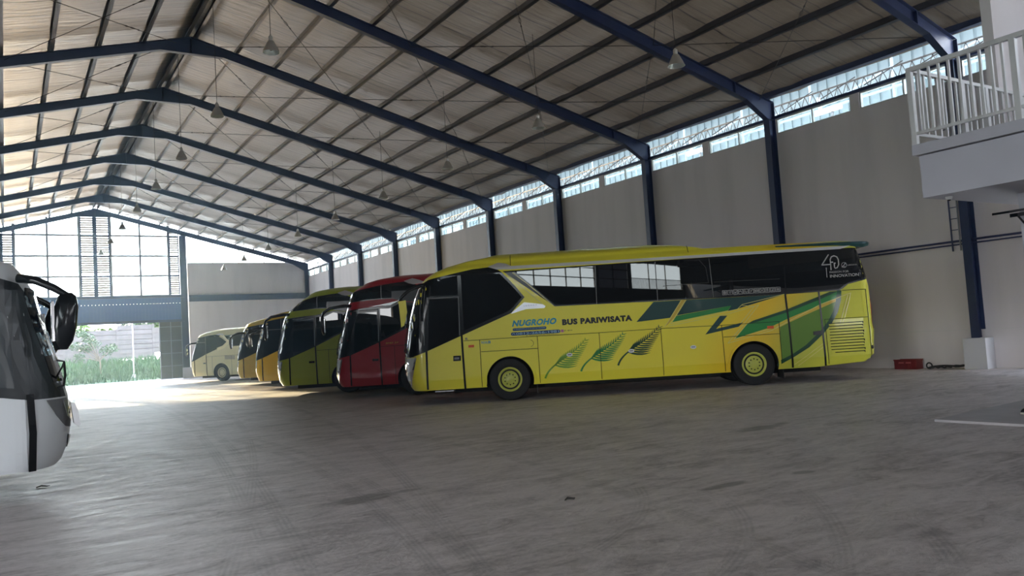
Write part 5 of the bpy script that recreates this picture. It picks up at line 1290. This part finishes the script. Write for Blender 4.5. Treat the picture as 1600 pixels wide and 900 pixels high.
def small_tree():
    rng = random.Random(11)
    t = thing('tree', 'small leafy tree growing in the grass left of the white pole', 'tree', (6.6, 74.0, 0.6))
    m = MB(); m.tube([(0, 0, -0.1), (0.03, 0, 0.8), (-0.05, 0, 1.5)], [0.07, 0.06, 0.05], 8)
    clumps = []
    for q in ((-0.9, 0.1, 2.2), (-1.5, 0, 1.5), (-0.8, -0.3, 3.0), (0.5, 0.2, 1.9), (-0.3, 0.3, 2.5), (0.9, 0, 2.1), (-1.7, 0.2, 2.4), (-1.3, 0, 3.4)):
        m.tube([(-0.03, 0, 1.1), (q[0]*0.5, q[1]*0.5, 1.2+(q[2]-1.2)*0.5), q], [0.04, 0.03, 0.015], 6); clumps.append(q)
    m.build('trunk', BARK, t, True)
    f = MB()
    for q in clumps: leaves(f, q, (0.55, 0.5, 0.42), 170, rng, 0.11)
    f.build('foliage', LEAF, t)
small_tree()
rng = random.Random(5)
def big_tree(x, y, zt, r, lab, m_):
    t = thing('tree', lab, 'tree', (x, y, 1.4)); MB().tube([(0, 0, 0), (0.1, 0, zt*0.4), (0, 0, zt*0.75)], [0.18, 0.14, 0.07], 8).build('trunk', BARK, t, True)
    f = MB()
    for i in range(9):
        c = (rng.uniform(-r, r)*0.7, rng.uniform(-1, 1), zt-1.4+rng.uniform(-1.2, 0.9)); leaves(f, c, (r*0.5, 0.9, 0.8), 150, rng, 0.22)
    f.build('foliage', m_, t)
big_tree(1.5, 83.5, 5.0, 2.6, 'dark bushy tree behind the boundary wall at the far left', LEAF)
big_tree(4.6, 83, 4.6, 2.2, 'pale bushy tree behind the wall above the small tree', LEAF2)
big_tree(10.6, 84, 4.9, 1.8, 'bushy tree behind the raised wall section', LEAF)
big_tree(13.6, 83, 5.0, 2.0, 'bushy tree behind the right end of the boundary wall', LEAF2)
def banana(x, y, lab):
    t = thing('banana_plant', lab, 'plant', (x, y, 1.5)); MB().tube([(0, 0, 0), (0.05, 0, 1.2), (0, 0, 2.4)], [0.13, 0.11, 0.07], 10).build('stem', LEAF2, t, True)
    f = MB()
    for k in range(7):
        a = 2*PI*k/7+0.4; dx, dy = math.cos(a), math.sin(a); L_ = rng.uniform(1.4, 2.1); prev = None
        for i in range(9):
            u = i/8; p = Vector((dx*L_*u, dy*L_*u*0.5, 2.3+1.1*math.sin(u*2.2)-0.2*u)); q = Vector((-dy, dx, 0))*0.26*math.sin(PI*min(1, 0.08+u*0.9))
            e = [f.bm.verts.new(p-q-Vector((0, 0, 0.06))), f.bm.verts.new(p), f.bm.verts.new(p+q-Vector((0, 0, 0.06)))]
            if prev: f.bm.faces.new((prev[0], e[0], e[1], prev[1])); f.bm.faces.new((prev[1], e[1], e[2], prev[2]))
            prev = e
    f.build('leaf_crown', mat('banana_leaf', (0.13, 0.20, 0.03), 0.45), t, True)
banana(6.3, 82.0, 'banana plant with broad leaves behind the wall, left one of two')
banana(8.2, 82.6, 'banana plant with broad leaves behind the wall, right one of two')
